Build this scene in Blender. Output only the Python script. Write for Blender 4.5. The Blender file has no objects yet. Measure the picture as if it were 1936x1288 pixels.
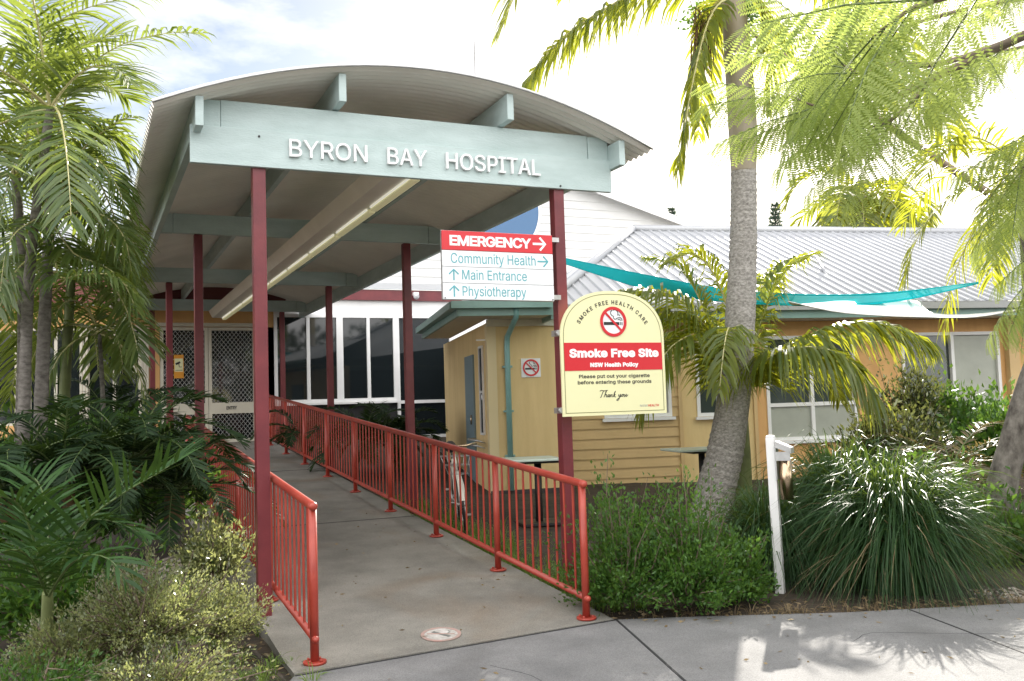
import bpy, math, random
import numpy as np
from mathutils import Vector, Matrix
random.seed(7); RNG = np.random.default_rng(7)
PI = math.pi
SC = bpy.context.scene
COL = SC.collection

# ------------------------------------------------------------------ camera, sky, sun, exposure
EYE = np.array([0.0, 0.0, 1.62])
FW = np.array([0.40969366, 0.9096037, 0.06908126])
RT = np.array([0.9122225, -0.40842561, -0.03222768])
UP = np.array([0.00109987, -0.07622096, 0.99709035])
FPX = 1793.4
cam = bpy.data.cameras.new('camera'); camo = bpy.data.objects.new('camera', cam); COL.objects.link(camo)
camo.matrix_world = Matrix([[RT[0], UP[0], -FW[0], EYE[0]], [RT[1], UP[1], -FW[1], EYE[1]], [RT[2], UP[2], -FW[2], EYE[2]], [0, 0, 0, 1]])
cam.sensor_width = 36.0; cam.lens = FPX / 1936 * 36.0; cam.clip_start = 0.05; cam.clip_end = 2000
SC.camera = camo

SUN_EL, SUN_AZ = math.radians(27.3), math.radians(41)      # azimuth from +Y towards +X
world = bpy.data.worlds.new('World'); SC.world = world; world.use_nodes = True
wn = world.node_tree; bg = wn.nodes['Background']
sky = wn.nodes.new('ShaderNodeTexSky'); sky.sky_type = 'NISHITA'; sky.sun_disc = False
sky.sun_elevation = SUN_EL; sky.sun_rotation = SUN_AZ; sky.air_density = 1.0; sky.dust_density = 1.2; sky.ozone_density = 1.0
tc = wn.nodes.new('ShaderNodeTexCoord'); mp = wn.nodes.new('ShaderNodeMapping'); mp.inputs['Scale'].default_value = (1.6, 1.6, 4.0)
cn = wn.nodes.new('ShaderNodeTexNoise'); cn.inputs['Scale'].default_value = 2.2; cn.inputs['Detail'].default_value = 7; cn.inputs['Roughness'].default_value = 0.6
cr = wn.nodes.new('ShaderNodeValToRGB'); cr.color_ramp.elements[0].position = 0.45; cr.color_ramp.elements[1].position = 0.70; cr.color_ramp.elements[0].color = (0, 0, 0, 1)
mx = wn.nodes.new('ShaderNodeMixRGB'); mx.inputs['Color2'].default_value = (11.0, 10.7, 10.3, 1)
wn.links.new(tc.outputs['Generated'], mp.inputs['Vector']); wn.links.new(mp.outputs['Vector'], cn.inputs['Vector'])
wn.links.new(cn.outputs['Fac'], cr.inputs['Fac']); wn.links.new(cr.outputs['Color'], mx.inputs['Fac'])
wn.links.new(sky.outputs['Color'], mx.inputs['Color1'])
# unseen bright cloud added behind the camera to fill the shaded fronts with light
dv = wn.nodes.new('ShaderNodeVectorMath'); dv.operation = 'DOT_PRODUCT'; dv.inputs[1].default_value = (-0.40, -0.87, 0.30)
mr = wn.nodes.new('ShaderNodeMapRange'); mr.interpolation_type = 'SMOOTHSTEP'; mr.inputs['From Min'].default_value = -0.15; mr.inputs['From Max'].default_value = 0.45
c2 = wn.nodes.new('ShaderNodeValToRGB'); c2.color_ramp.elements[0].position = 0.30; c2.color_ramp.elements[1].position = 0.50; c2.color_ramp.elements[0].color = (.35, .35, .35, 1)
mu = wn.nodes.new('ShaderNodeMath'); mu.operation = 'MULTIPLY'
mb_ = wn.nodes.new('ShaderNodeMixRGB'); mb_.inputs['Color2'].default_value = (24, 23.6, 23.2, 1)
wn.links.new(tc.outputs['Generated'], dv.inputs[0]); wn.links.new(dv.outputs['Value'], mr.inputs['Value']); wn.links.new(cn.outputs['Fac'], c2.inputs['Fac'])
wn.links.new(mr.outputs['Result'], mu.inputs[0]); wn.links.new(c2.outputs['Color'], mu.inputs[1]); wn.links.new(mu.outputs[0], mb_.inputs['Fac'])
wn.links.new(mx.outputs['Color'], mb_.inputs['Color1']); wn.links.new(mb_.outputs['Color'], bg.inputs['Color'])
bg.inputs['Strength'].default_value = 0.065
sl = bpy.data.lights.new('sun', 'SUN'); sl.energy = 5.0; sl.angle = math.radians(0.53); sl.color = (1.0, 0.94, 0.84)
so = bpy.data.objects.new('sun', sl); COL.objects.link(so)
SDIR = Vector((math.sin(SUN_AZ) * math.cos(SUN_EL), math.cos(SUN_AZ) * math.cos(SUN_EL), math.sin(SUN_EL)))
so.rotation_euler = SDIR.to_track_quat('Z', 'Y').to_euler(); so.location = (20, 20, 30)
SC.view_settings.view_transform = 'Standard'; SC.view_settings.look = 'None'; SC.view_settings.gamma = 1
SC.view_settings.exposure = 1.15
SC.cycles.use_denoising = True
SC.cycles.max_bounces = 8; SC.cycles.transmission_bounces = 4; SC.cycles.transparent_max_bounces = 8
SC.cycles.sample_clamp_indirect = 6.0


def at(u, v, d):
    return EYE + d * (FW + (u - 968) / FPX * RT - (v - 644) / FPX * UP)


# ------------------------------------------------------------------ materials
MATS = {}


def mat(name, col, rough=0.6, var=0.0, scale=8.0, bump=0.0, bscale=60.0, metal=0.0, spec=0.5, stretch=(1, 1, 1), col2=None, detail=6):
    if name in MATS: return MATS[name]
    m = bpy.data.materials.new(name); m.use_nodes = True; MATS[name] = m
    nt = m.node_tree; N = nt.nodes; L = nt.links; p = N['Principled BSDF']
    p.inputs['Roughness'].default_value = rough; p.inputs['Metallic'].default_value = metal
    p.inputs['Specular IOR Level'].default_value = spec
    p.inputs['Base Color'].default_value = (*col, 1)
    g = N.new('ShaderNodeNewGeometry'); mpn = N.new('ShaderNodeMapping'); mpn.inputs['Scale'].default_value = stretch
    L.new(g.outputs['Position'], mpn.inputs['Vector'])
    if var > 0 or col2:
        n = N.new('ShaderNodeTexNoise'); n.inputs['Scale'].default_value = scale; n.inputs['Detail'].default_value = detail; n.inputs['Roughness'].default_value = 0.62
        L.new(mpn.outputs['Vector'], n.inputs['Vector'])
        r = N.new('ShaderNodeValToRGB'); r.color_ramp.elements[0].position = 0.32; r.color_ramp.elements[1].position = 0.68
        a = col; b = col2 if col2 else tuple(min(1, c * (1 + var)) for c in col)
        if not col2: a = tuple(c * (1 - var) for c in col)
        r.color_ramp.elements[0].color = (*a, 1); r.color_ramp.elements[1].color = (*b, 1)
        L.new(n.outputs['Fac'], r.inputs['Fac']); L.new(r.outputs['Color'], p.inputs['Base Color'])
    if bump > 0:
        n2 = N.new('ShaderNodeTexNoise'); n2.inputs['Scale'].default_value = bscale; n2.inputs['Detail'].default_value = 4
        L.new(mpn.outputs['Vector'], n2.inputs['Vector'])
        bp = N.new('ShaderNodeBump'); bp.inputs['Strength'].default_value = bump; bp.inputs['Distance'].default_value = 0.01
        L.new(n2.outputs['Fac'], bp.inputs['Height']); L.new(bp.outputs['Normal'], p.inputs['Normal'])
    return m


def leaf_mat(name, c1, c2, trans, tf=0.4, rough=0.45, spec=0.4):
    m = bpy.data.materials.new(name); m.use_nodes = True; nt = m.node_tree; N = nt.nodes; L = nt.links
    p = N['Principled BSDF']; out = N['Material Output']
    at_ = N.new('ShaderNodeAttribute'); at_.attribute_name = 'rnd'
    r = N.new('ShaderNodeValToRGB'); r.color_ramp.elements[0].color = (*c1, 1); r.color_ramp.elements[1].color = (*c2, 1)
    L.new(at_.outputs['Fac'], r.inputs['Fac']); L.new(r.outputs['Color'], p.inputs['Base Color'])
    p.inputs['Roughness'].default_value = rough; p.inputs['Specular IOR Level'].default_value = spec
    t = N.new('ShaderNodeBsdfTranslucent'); t.inputs['Color'].default_value = (*trans, 1)
    ms = N.new('ShaderNodeMixShader'); ms.inputs['Fac'].default_value = tf
    L.new(p.outputs['BSDF'], ms.inputs[1]); L.new(t.outputs['BSDF'], ms.inputs[2]); L.new(ms.outputs['Shader'], out.inputs['Surface'])
    MATS[name] = m
    return m


M_teal = mat('teal_timber_paint', (0.40, 0.50, 0.49), 0.55, scale=2.2, bump=0.3, bscale=40, stretch=(0.8, 1, 3), col2=(0.52, 0.625, 0.62), detail=12)
M_roofund = mat('zinc_sheet', (0.84, 0.815, 0.745), 0.45, 0.06, 1.5, 0, metal=0.2)
M_maroon = mat('maroon_post_paint', (0.12, 0.018, 0.025), 0.40, scale=3.0, bump=0.12, bscale=50, col2=(0.19, 0.032, 0.038), detail=12)
M_rail = mat('red_rail_paint', (0.29, 0.034, 0.022), 0.36, scale=5.0, bump=0.10, bscale=60, col2=(0.40, 0.060, 0.038), detail=12)
M_white = mat('white_paint', (0.78, 0.78, 0.78), 0.45, 0.04, 3)
M_letters = mat('white_letter_plastic', (0.90, 0.90, 0.90), 0.35)
M_cream = mat('cream_paint', (0.62, 0.58, 0.48), 0.5, 0.06, 3)
M_yellow = mat('yellow_render', (0.64, 0.475, 0.23), 0.8, scale=2.6, bump=0.3, bscale=120, stretch=(1.6, 1.6, .22), col2=(0.76, 0.58, 0.295), detail=10)
M_tan = mat('tan_weatherboard', (0.58, 0.41, 0.20), 0.65, 0.08, 2.0, 0.1, 60)
M_orange = mat('orange_render', (0.60, 0.34, 0.135), 0.8, scale=2.6, bump=0.3, bscale=120, stretch=(1.6, 1.6, .22), col2=(0.72, 0.43, 0.18), detail=10)
M_board = mat('white_weatherboard', (0.62, 0.62, 0.61), 0.6, 0.04, 2)
M_green = mat('green_trim_paint', (0.22, 0.36, 0.33), 0.4, 0.08, 4)
M_pipe = mat('teal_pipe', (0.20, 0.38, 0.37), 0.4, 0.08, 5)
M_wingroof = mat('pale_metal_roof', (0.42, 0.43, 0.45), 0.45, 0.06, 1.0, metal=0.3)
M_glass = mat('dark_glass', (0.012, 0.016, 0.018), 0.04, 0, spec=0.6)
M_blind = mat('pale_blind', (0.36, 0.38, 0.33), 0.35, 0.08, 3)
M_blue = mat('blue_glass', (0.05, 0.13, 0.26), 0.15, 0, spec=0.6)
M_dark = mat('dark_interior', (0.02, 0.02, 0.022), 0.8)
M_steel = mat('brushed_steel', (0.50, 0.38, 0.26), 0.25, 0.12, 40, metal=1.0, stretch=(1, 1, 0.1))
M_galv = mat('galvanised_steel', (0.5, 0.5, 0.5), 0.4, 0.1, 20, metal=0.8)
M_black = mat('black_rubber', (0.02, 0.02, 0.02), 0.5)
M_ink = mat('black_ink', (0.02, 0.02, 0.02), 0.45)
M_signred = mat('sign_red', (0.60, 0.025, 0.035), 0.35)
M_signwhite = mat('sign_white', (0.80, 0.82, 0.84), 0.32)
M_signcream = mat('sign_cream', (0.78, 0.76, 0.46), 0.35, 0.02, 2)
M_signteal = mat('sign_teal_ink', (0.10, 0.37, 0.42), 0.4)
M_signgrey = mat('sign_grey_ink', (0.42, 0.42, 0.40), 0.4)
M_olive = mat('sign_olive_line', (0.16, 0.15, 0.05), 0.4)
M_signorange = mat('sign_orange', (0.72, 0.30, 0.03), 0.4)
M_doorgrey = mat('grey_blue_door', (0.17, 0.24, 0.27), 0.5, 0.05, 4)
pass
M_sailw = mat('white_shade_cloth', (0.80, 0.79, 0.76), 0.8, 0.03, 6)
M_table = mat('pale_green_tabletop', (0.52, 0.62, 0.56), 0.3)
M_trunk = mat('grey_palm_bark', (0.09, 0.08, 0.07), 0.9, scale=16, bump=0.6, bscale=40, stretch=(1, 1, 2), col2=(0.24, 0.22, 0.20), detail=10)
M_trunk2 = mat('lichen_bark', (0.05, 0.042, 0.035), 0.9, scale=11, bump=0.9, bscale=26, stretch=(1, 1, 0.6), col2=(0.22, 0.20, 0.175))
M_shaft = mat('crownshaft', (0.22, 0.20, 0.13), 0.55, scale=3, stretch=(2, 2, 0.5), col2=(0.34, 0.28, 0.22))
M_stemgreen = mat('green_cane', (0.17, 0.20, 0.08), 0.5, 0.25, 5)
M_branch = mat('branch_bark', (0.17, 0.13, 0.095), 0.85, 0.3, 14, 0.5, 40)
M_fibre = mat('brown_frond_fibre', (0.14, 0.085, 0.04), 0.9, 0.3, 20)
M_rachis = mat('frond_rachis', (0.52, 0.48, 0.24), 0.3, 0.15, 5)
M_rachisg = mat('frond_rachis_green', (0.09, 0.13, 0.04), 0.4, 0.15, 5)
L_palm = leaf_mat('palm_leaflet', (0.03, 0.07, 0.016), (0.14, 0.18, 0.045), (0.52, 0.54, 0.035), 0.5, 0.36, 0.6)
L_cane = leaf_mat('cane_palm_leaflet', (0.03, 0.075, 0.022), (0.13, 0.18, 0.06), (0.36, 0.44, 0.06), 0.38, 0.36, 0.6)
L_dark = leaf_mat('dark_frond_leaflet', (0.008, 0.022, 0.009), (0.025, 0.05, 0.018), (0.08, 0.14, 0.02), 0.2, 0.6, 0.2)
L_low = leaf_mat('low_palm_leaflet', (0.014, 0.045, 0.012), (0.04, 0.095, 0.025), (0.12, 0.22, 0.03), 0.2, 0.5, 0.3)
L_poin = leaf_mat('poinciana_leaflet', (0.13, 0.21, 0.045), (0.31, 0.37, 0.12), (0.46, 0.55, 0.13), 0.55, 0.55, 0.3)
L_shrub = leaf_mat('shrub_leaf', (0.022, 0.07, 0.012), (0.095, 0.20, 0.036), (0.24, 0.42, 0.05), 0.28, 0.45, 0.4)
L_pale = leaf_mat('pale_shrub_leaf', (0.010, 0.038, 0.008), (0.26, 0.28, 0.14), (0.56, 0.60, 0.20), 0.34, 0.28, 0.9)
L_red = leaf_mat('reddish_shrub_leaf', (0.02, 0.035, 0.012), (0.20, 0.14, 0.09), (0.35, 0.26, 0.08), 0.25, 0.25, 0.8)
L_grass = leaf_mat('mat_rush_blade', (0.010, 0.038, 0.014), (0.04, 0.09, 0.03), (0.25, 0.36, 0.05), 0.22, 0.45, 0.25)
L_lawn = leaf_mat('lawn_blade', (0.06, 0.12, 0.02), (0.14, 0.22, 0.05), (0.3, 0.42, 0.06), 0.35, 0.5, 0.3)
L_straw = leaf_mat('dry_blade', (0.11, 0.075, 0.04), (0.30, 0.23, 0.13), (0.4, 0.3, 0.15), 0.2, 0.6, 0.3)
L_pine = leaf_mat('hazed_pine_needles', (0.10, 0.15, 0.12), (0.16, 0.21, 0.17), (0.08, 0.14, 0.04), 0.2, 0.6, 0.3)  # greens lightened towards grey, distance haze put into the leaf colour


M_sail = leaf_mat('turquoise_shade_cloth', (0.02, 0.42, 0.46), (0.02, 0.42, 0.46), (0.03, 0.75, 0.80), 0.55, 0.9, 0.05)


L_glint = leaf_mat('glossy_shrub_leaf', (0.018, 0.04, 0.012), (0.10, 0.12, 0.05), (0.30, 0.32, 0.08), 0.22, 0.2, 0.9)


def concrete(name, c1, c2, stain):
    m = mat(name, c1, 0.85, scale=1.6, bump=0.35, bscale=220, col2=c2, detail=10)
    nt = m.node_tree; N = nt.nodes; L = nt.links; p = N['Principled BSDF']
    src = p.inputs['Base Color'].links[0].from_socket
    g = N.new('ShaderNodeNewGeometry')
    n = N.new('ShaderNodeTexNoise'); n.inputs['Scale'].default_value = 0.7; n.inputs['Detail'].default_value = 8; n.inputs['Distortion'].default_value = 0.8
    r = N.new('ShaderNodeValToRGB'); r.color_ramp.elements[0].position = 0.52; r.color_ramp.elements[1].position = 0.74
    mx1 = N.new('ShaderNodeMixRGB'); mx1.inputs['Color2'].default_value = (*stain, 1)
    sc = N.new('ShaderNodeMath'); sc.operation = 'MULTIPLY'; sc.inputs[1].default_value = 0.8
    L.new(g.outputs['Position'], n.inputs['Vector']); L.new(n.outputs['Fac'], r.inputs['Fac']); L.new(r.outputs['Color'], sc.inputs[0]); L.new(sc.outputs[0], mx1.inputs['Fac'])
    L.new(src, mx1.inputs['Color1'])
    v = N.new('ShaderNodeTexNoise'); v.inputs['Scale'].default_value = 140; v.inputs['Detail'].default_value = 2
    r2 = N.new('ShaderNodeValToRGB'); r2.color_ramp.elements[0].position = 0.35; r2.color_ramp.elements[0].color = (0.62, 0.62, 0.62, 1); r2.color_ramp.elements[1].position = 0.6; r2.color_ramp.elements[1].color = (1.08, 1.08, 1.08, 1)
    mx2 = N.new('ShaderNodeMixRGB'); mx2.blend_type = 'MULTIPLY'; mx2.inputs['Fac'].default_value = 0.8
    L.new(g.outputs['Position'], v.inputs['Vector']); L.new(v.outputs['Fac'], r2.inputs['Fac'])
    L.new(mx1.outputs['Color'], mx2.inputs['Color1']); L.new(r2.outputs['Color'], mx2.inputs['Color2']); L.new(mx2.outputs['Color'], p.inputs['Base Color'])
    return m


M_ramp = concrete('ramp_concrete', (0.165, 0.158, 0.14), (0.275, 0.262, 0.232), (0.19, 0.13, 0.08))
M_pave = concrete('pavement_concrete', (0.15, 0.15, 0.152), (0.23, 0.228, 0.23), (0.10, 0.097, 0.095))
M_soil = mat('garden_soil', (0.018, 0.016, 0.010), 0.95, scale=5, bump=0.8, bscale=30, col2=(0.065, 0.045, 0.03), detail=10)


# ------------------------------------------------------------------ mesh helpers
class MB:
    def __init__(s): s.v = []; s.f = []; s.mi = []; s.smooth = []

    def add(s, vs, fs, mi=0, smooth=False):
        o = len(s.v); s.v.extend([tuple(map(float, q)) for q in vs])
        for f in fs: s.f.append([i + o for i in f]); s.mi.append(mi); s.smooth.append(smooth)
        return s

    def box(s, x0, x1, y0, y1, z0, z1, T=None, mi=0):
        vs = [(x, y, z) for x in (x0, x1) for y in (y0, y1) for z in (z0, z1)]
        if T: vs = [T(*q) for q in vs]
        return s.add(vs, [(0, 1, 3, 2), (4, 6, 7, 5), (0, 4, 5, 1), (2, 3, 7, 6), (0, 2, 6, 4), (1, 5, 7, 3)], mi)

    def hexa(s, p, mi=0):   # 8 corners: bottom ring 0-3, top ring 4-7
        return s.add(p, [(3, 2, 1, 0), (4, 5, 6, 7), (0, 1, 5, 4), (1, 2, 6, 5), (2, 3, 7, 6), (3, 0, 4, 7)], mi)

    def prism(s, poly, d0, d1, T, mi=0):   # poly in (u, v); extruded between depths d0 and d1 through T(u, d, v)
        n = len(poly); vs = [T(u, d0, v) for u, v in poly] + [T(u, d1, v) for u, v in poly]
        fs = [tuple(range(n)), tuple(range(2 * n - 1, n - 1, -1))] + [(i, n + i, n + (i + 1) % n, (i + 1) % n) for i in range(n)]
        return s.add(vs, fs, mi)

    def tube(s, pts, r, n=8, mi=0, caps=True):
        pts = [np.array(p, float) for p in pts]; k = len(pts)
        rs = r if hasattr(r, '__len__') else [r] * k
        vs = []; fs = []; ref = None
        for i in range(k):
            t = pts[min(i + 1, k - 1)] - pts[max(i - 1, 0)]; t = t / (np.linalg.norm(t) + 1e-9)
            if ref is None:
                ref = np.array([0, 0, 1.0]) if abs(t[2]) < 0.9 else np.array([1.0, 0, 0])
            a = np.cross(t, ref); a /= np.linalg.norm(a) + 1e-9; b = np.cross(a, t); ref = b
            for j in range(n):
                an = 2 * PI * j / n; vs.append(pts[i] + rs[i] * (math.cos(an) * a + math.sin(an) * b))
        for i in range(k - 1):
            for j in range(n): fs.append((i * n + j, i * n + (j + 1) % n, (i + 1) * n + (j + 1) % n, (i + 1) * n + j))
        s.add(vs, fs, mi, True)
        if caps:
            o = len(s.v) - k * n
            s.f.append([o + j for j in range(n)][::-1]); s.mi.append(mi); s.smooth.append(False)
            s.f.append([o + (k - 1) * n + j for j in range(n)]); s.mi.append(mi); s.smooth.append(False)
        return s

    def ball(s, c, r, n=10, mi=0, sz=1.0):
        prof = [(math.sin(PI * i / 6), -math.cos(PI * i / 6)) for i in range(7)]
        vs = []; fs = []
        for a, z in prof:
            for j in range(n): vs.append((c[0] + r * a * math.cos(2 * PI * j / n), c[1] + r * a * math.sin(2 * PI * j / n), c[2] + r * z * sz))
        for i in range(6):
            for j in range(n): fs.append((i * n + j, i * n + (j + 1) % n, (i + 1) * n + (j + 1) % n, (i + 1) * n + j))
        return s.add(vs, fs, mi, True)

    def stroke(s, pts, w, d0, d1, T, mi=0):   # flat ribbon along (u, v) points
        P = [np.array(p, float) for p in pts]; L = []; R = []
        for i in range(len(P)):
            t = P[min(i + 1, len(P) - 1)] - P[max(i - 1, 0)]; t /= np.linalg.norm(t) + 1e-9
            nrm = np.array([-t[1], t[0]]); ww = w[i] if hasattr(w, '__len__') else w
            L.append(P[i] + nrm * ww / 2); R.append(P[i] - nrm * ww / 2)
        for i in range(len(P) - 1): s.prism([L[i], L[i + 1], R[i + 1], R[i]], d0, d1, T, mi)
        return s


OFF = {}


def link(name, me, mats, parent):
    o = bpy.data.objects.new(name, me)
    for m in (mats if isinstance(mats, (list, tuple)) else [mats]): me.materials.append(m)
    COL.objects.link(o)
    if parent is not None: o.parent = parent
    return o


def root_off(parent):
    x = np.zeros(3); p = parent
    while p is not None: x = x + np.array(p.location); p = p.parent
    return x


def obj(name, mb, mats, parent=None, label=None, origin=None):
    """link a mesh; mb is in world coordinates; an unparented mesh gets its origin at origin"""
    me = bpy.data.meshes.new(name); off = root_off(parent)
    loc = np.array(origin, float) if origin is not None else np.zeros(3)
    v = np.array(mb.v, float).reshape(-1, 3) - off - loc
    me.from_pydata(v.tolist(), [], mb.f)
    me.polygons.foreach_set('material_index', mb.mi); me.polygons.foreach_set('use_smooth', mb.smooth); me.update()
    o = link(name, me, mats, parent); o.location = loc
    if label: o['label'] = label
    return o


def tag(o, label=None, cat=None, group=None, kind=None):
    if label: o['label'] = label
    if cat: o['category'] = cat
    if group: o['group'] = group
    if kind: o['kind'] = kind
    return o


def thing(name, loc, label, cat, group=None):
    o = bpy.data.objects.new(name, None); COL.objects.link(o); o.location = tuple(map(float, loc)); o.empty_display_size = 0.1
    return tag(o, label, cat, group)


def dup(o, parent, loc):
    c = o.copy(); COL.objects.link(c); c.parent = parent; c.location = loc
    return c


def bevel(o, w=0.004, seg=2):
    b = o.modifiers.new('bevel', 'BEVEL'); b.width = w; b.segments = seg; b.limit_method = 'ANGLE'
    return o


def ID(u, d, v): return (u, d, v)


# text ------------------------------------------------------------
_CAP = {}
FONT = None
try:
    import os
    FONT = bpy.data.fonts.load(os.path.join(bpy.utils.resource_path('LOCAL'), 'datafiles', 'fonts', 'Inter.woff2'))
except Exception:
    FONT = None


def area2(p): return sum(p[i][0] * p[(i + 1) % len(p)][1] - p[(i + 1) % len(p)][0] * p[i][1] for i in range(len(p)))


def text_mesh(body, offset=0.0, shear=0.0, spacing=1.0):
    """letters as solid outlines; every outline sits at a slightly different depth so none are coplanar"""
    cu = bpy.data.curves.new('lettering', 'FONT'); cu.body = body; cu.size = 1.0; cu.shear = shear; cu.space_character = spacing
    if FONT: cu.font = FONT
    t = bpy.data.objects.new('lettering', cu); COL.objects.link(t); bpy.context.view_layer.update()
    te = t.evaluated_get(bpy.context.evaluated_depsgraph_get()); cv = te.to_curve(bpy.context.evaluated_depsgraph_get())
    loops = []
    for sp in cv.splines:
        B = sp.bezier_points; P = []
        for i in range(len(B)):
            p0, p1 = B[i], B[(i + 1) % len(B)]
            st = (p0.handle_right - p0.co).cross(p1.co - p0.co).length < 1e-5 and (p1.handle_left - p1.co).cross(p1.co - p0.co).length < 1e-5
            for k in range(1 if st else 5):
                u = k / 5; q = p0.co * (1 - u) ** 3 + p0.handle_right * 3 * u * (1 - u) ** 2 + p1.handle_left * 3 * u * u * (1 - u) + p1.co * u ** 3
                if not P or (q.x - P[-1][0]) ** 2 + (q.y - P[-1][1]) ** 2 > 1e-8: P.append((q.x, q.y))
        if len(P) > 2: loops.append(P)
    te.to_curve_clear(); bpy.data.objects.remove(t); bpy.data.curves.remove(cu)
    big = max(loops, key=lambda p: abs(area2(p))); sg = 1 if area2(big) > 0 else -1
    new = []
    for P in loops:
        n = len(P); Q = []
        for i in range(n):
            a, b, c = np.array(P[i - 1]), np.array(P[i]), np.array(P[(i + 1) % n]); d1 = b - a; d2 = c - b; d1 /= np.linalg.norm(d1) + 1e-9; d2 /= np.linalg.norm(d2) + 1e-9
            n1 = np.array([d1[1], -d1[0]]) * sg; n2 = np.array([d2[1], -d2[0]]) * sg; m = n1 + n2; l = max(.45, float(m @ m) / 2)
            Q.append(tuple(b + m / l * offset))
        new.append((P, Q))
    # scan-line fill (winding > 0) so that overlapping outlines give one clean surface
    E = []
    for P, Q in new:
        for i in range(len(Q)):
            p, q = Q[i], Q[(i + 1) % len(Q)]
            if abs(p[1] - q[1]) > 1e-7: E.append((p[0], p[1], q[0], q[1]))
    ylo = min(min(e[1], e[3]) for e in E); yhi = max(max(e[1], e[3]) for e in E)
    lv = sorted({round(v, 4) for e in E for v in (e[1], e[3])} | {round(ylo + (yhi - ylo) * k / 26, 4) for k in range(27)})
    keep = [lv[0]]
    for v in lv[1:]:
        if v - keep[-1] > .0035: keep.append(v)
    lv = keep; V = []; F = []; idx = {}

    def vid(x, y, z):
        k = (round(x, 3), round(y, 4), z)
        if k not in idx: idx[k] = len(V); V.append((x, y, .5 * z))
        return idx[k]
    prev = []
    for y0, y1 in zip(lv[:-1] + [lv[-1]], lv[1:] + [None]):
        spans = []
        if y1 is not None:
            ym = (y0 + y1) / 2; X = []
            for x0, ya, x1, yb in E:
                if (ya <= ym) != (yb <= ym):
                    f = lambda y: x0 + (x1 - x0) * min(1, max(0, (y - ya) / (yb - ya)))
                    X.append((x0 + (x1 - x0) * (ym - ya) / (yb - ya), f(y0), f(y1), (-1 if yb > ya else 1) * sg))
            X.sort(); w = 0; st = None
            for x in X:
                o = w; w += x[3]
                if o <= 0 < w: st = x
                if w <= 0 < o and st is not None: spans.append((st[1], x[1], st[2], x[2]))
            for l0, r0, l1, r1 in spans:
                a_ = [vid(l0, y0, 1), vid(r0, y0, 1), vid(r1, y1, 1), vid(l1, y1, 1)]; c_ = [vid(l0, y0, -1), vid(r0, y0, -1), vid(r1, y1, -1), vid(l1, y1, -1)]
                for q in (a_, [a_[0], a_[3], c_[3], c_[0]], [a_[1], c_[1], c_[2], a_[2]]):
                    q = [q[i] for i in range(4) if q[i] != q[i - 1]]
                    if len(q) > 2: F.append(q)
        ev = sorted([(p[2], 0, 1) for p in prev] + [(p[3], 0, -1) for p in prev] + [(p[0], 1, 1) for p in spans] + [(p[1], 1, -1) for p in spans]); c = [0, 0]; lx = None
        for x, k, d in ev:
            if lx is not None and (c[0] > 0) != (c[1] > 0) and x - lx > .003: F.append([vid(lx, y0, 1), vid(x, y0, 1), vid(x, y0, -1), vid(lx, y0, -1)])
            c[k] += d; lx = x
        prev = spans
    return np.array(V), F


def cap_height(offset=0.0):
    if offset not in _CAP: _CAP[offset] = text_mesh('H', offset)[0][:, 1]
    h = _CAP[offset]
    return h.min(), h.max()


def add_text(mb, body, u0, u1, v0, cap, d0, d1, T, offset=0.0, shear=0.0, spacing=1.0, mi=0):
    v, f = text_mesh(body, offset, shear, spacing); lo, hi = cap_height(offset)
    x = v[:, 0]; sx = (u1 - u0) / (x.max() - x.min()); sz = cap / (hi - lo)
    vs = [T(u0 + (a[0] - x.min()) * sx, d0 - (a[2] - .5) * .006 if a[2] > 0 else d1, v0 + (a[1] - lo) * sz) for a in v]
    return mb.add(vs, f, mi)


def lettering(parent, body, u0, u1, v0, cap, d0, d1, T, m, label=None, **k):
    mb = MB(); add_text(mb, body, u0, u1, v0, cap, d0, d1, T, **k)
    return obj('lettering', mb, m, parent, label)


# walls -----------------------------------------------------------
def wall_open(mb, T, u0, u1, v0, v1, d0, d1, opens):
    us = sorted({u0, u1, *[min(max(x, u0), u1) for o in opens for x in o[:2]]}); vs = sorted({v0, v1, *[min(max(x, v0), v1) for o in opens for x in o[2:]]})
    for i in range(len(us) - 1):
        for j in range(len(vs) - 1):
            cu = (us[i] + us[i + 1]) / 2; cv = (vs[j] + vs[j + 1]) / 2
            if any(o[0] < cu < o[1] and o[2] < cv < o[3] for o in opens): continue
            mb.box(us[i], us[i + 1], d0, d1, vs[j], vs[j + 1], T)
    return mb


def boards(mb, T, u0, u1, v0, v1, d, pitch=0.2, clip=None):
    v = v0
    while v < v1 - 1e-4:
        w = min(v + pitch, v1); a, b = u0, u1
        if clip:
            c0 = clip(v); c1 = clip(w)
            if c0 is None: break
            if c1 is None: c1 = ((c0[0] + c0[1]) / 2 - 0.01, (c0[0] + c0[1]) / 2 + 0.01)
        else: c0 = c1 = (a, b)
        mb.hexa([T(c0[0], d - 0.022, v), T(c0[1], d - 0.022, v), T(c0[1], d + 0.05, v), T(c0[0], d + 0.05, v),
                 T(c1[0], d - 0.004, w), T(c1[1], d - 0.004, w), T(c1[1], d + 0.05, w), T(c1[0], d + 0.05, w)])
        v += pitch
    return mb


def frame(mb, T, u0, u1, v0, v1, d0, d1, w, mull=(), trans=(), mw=None):
    mw = mw or w
    mb.box(u0, u0 + w, d0, d1, v0, v1, T); mb.box(u1 - w, u1, d0, d1, v0, v1, T)
    mb.box(u0 + w, u1 - w, d0, d1, v1 - w, v1, T); mb.box(u0 + w, u1 - w, d0, d1, v0, v0 + w, T)
    for m in mull: mb.box(m - mw / 2, m + mw / 2, d0 + 0.003, d1 - 0.003, v0 + w, v1 - w, T)
    for t in trans: mb.box(u0 + w, u1 - w, d0 + 0.006, d1 - 0.006, t - mw / 2, t + mw / 2, T)
    return mb


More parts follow.
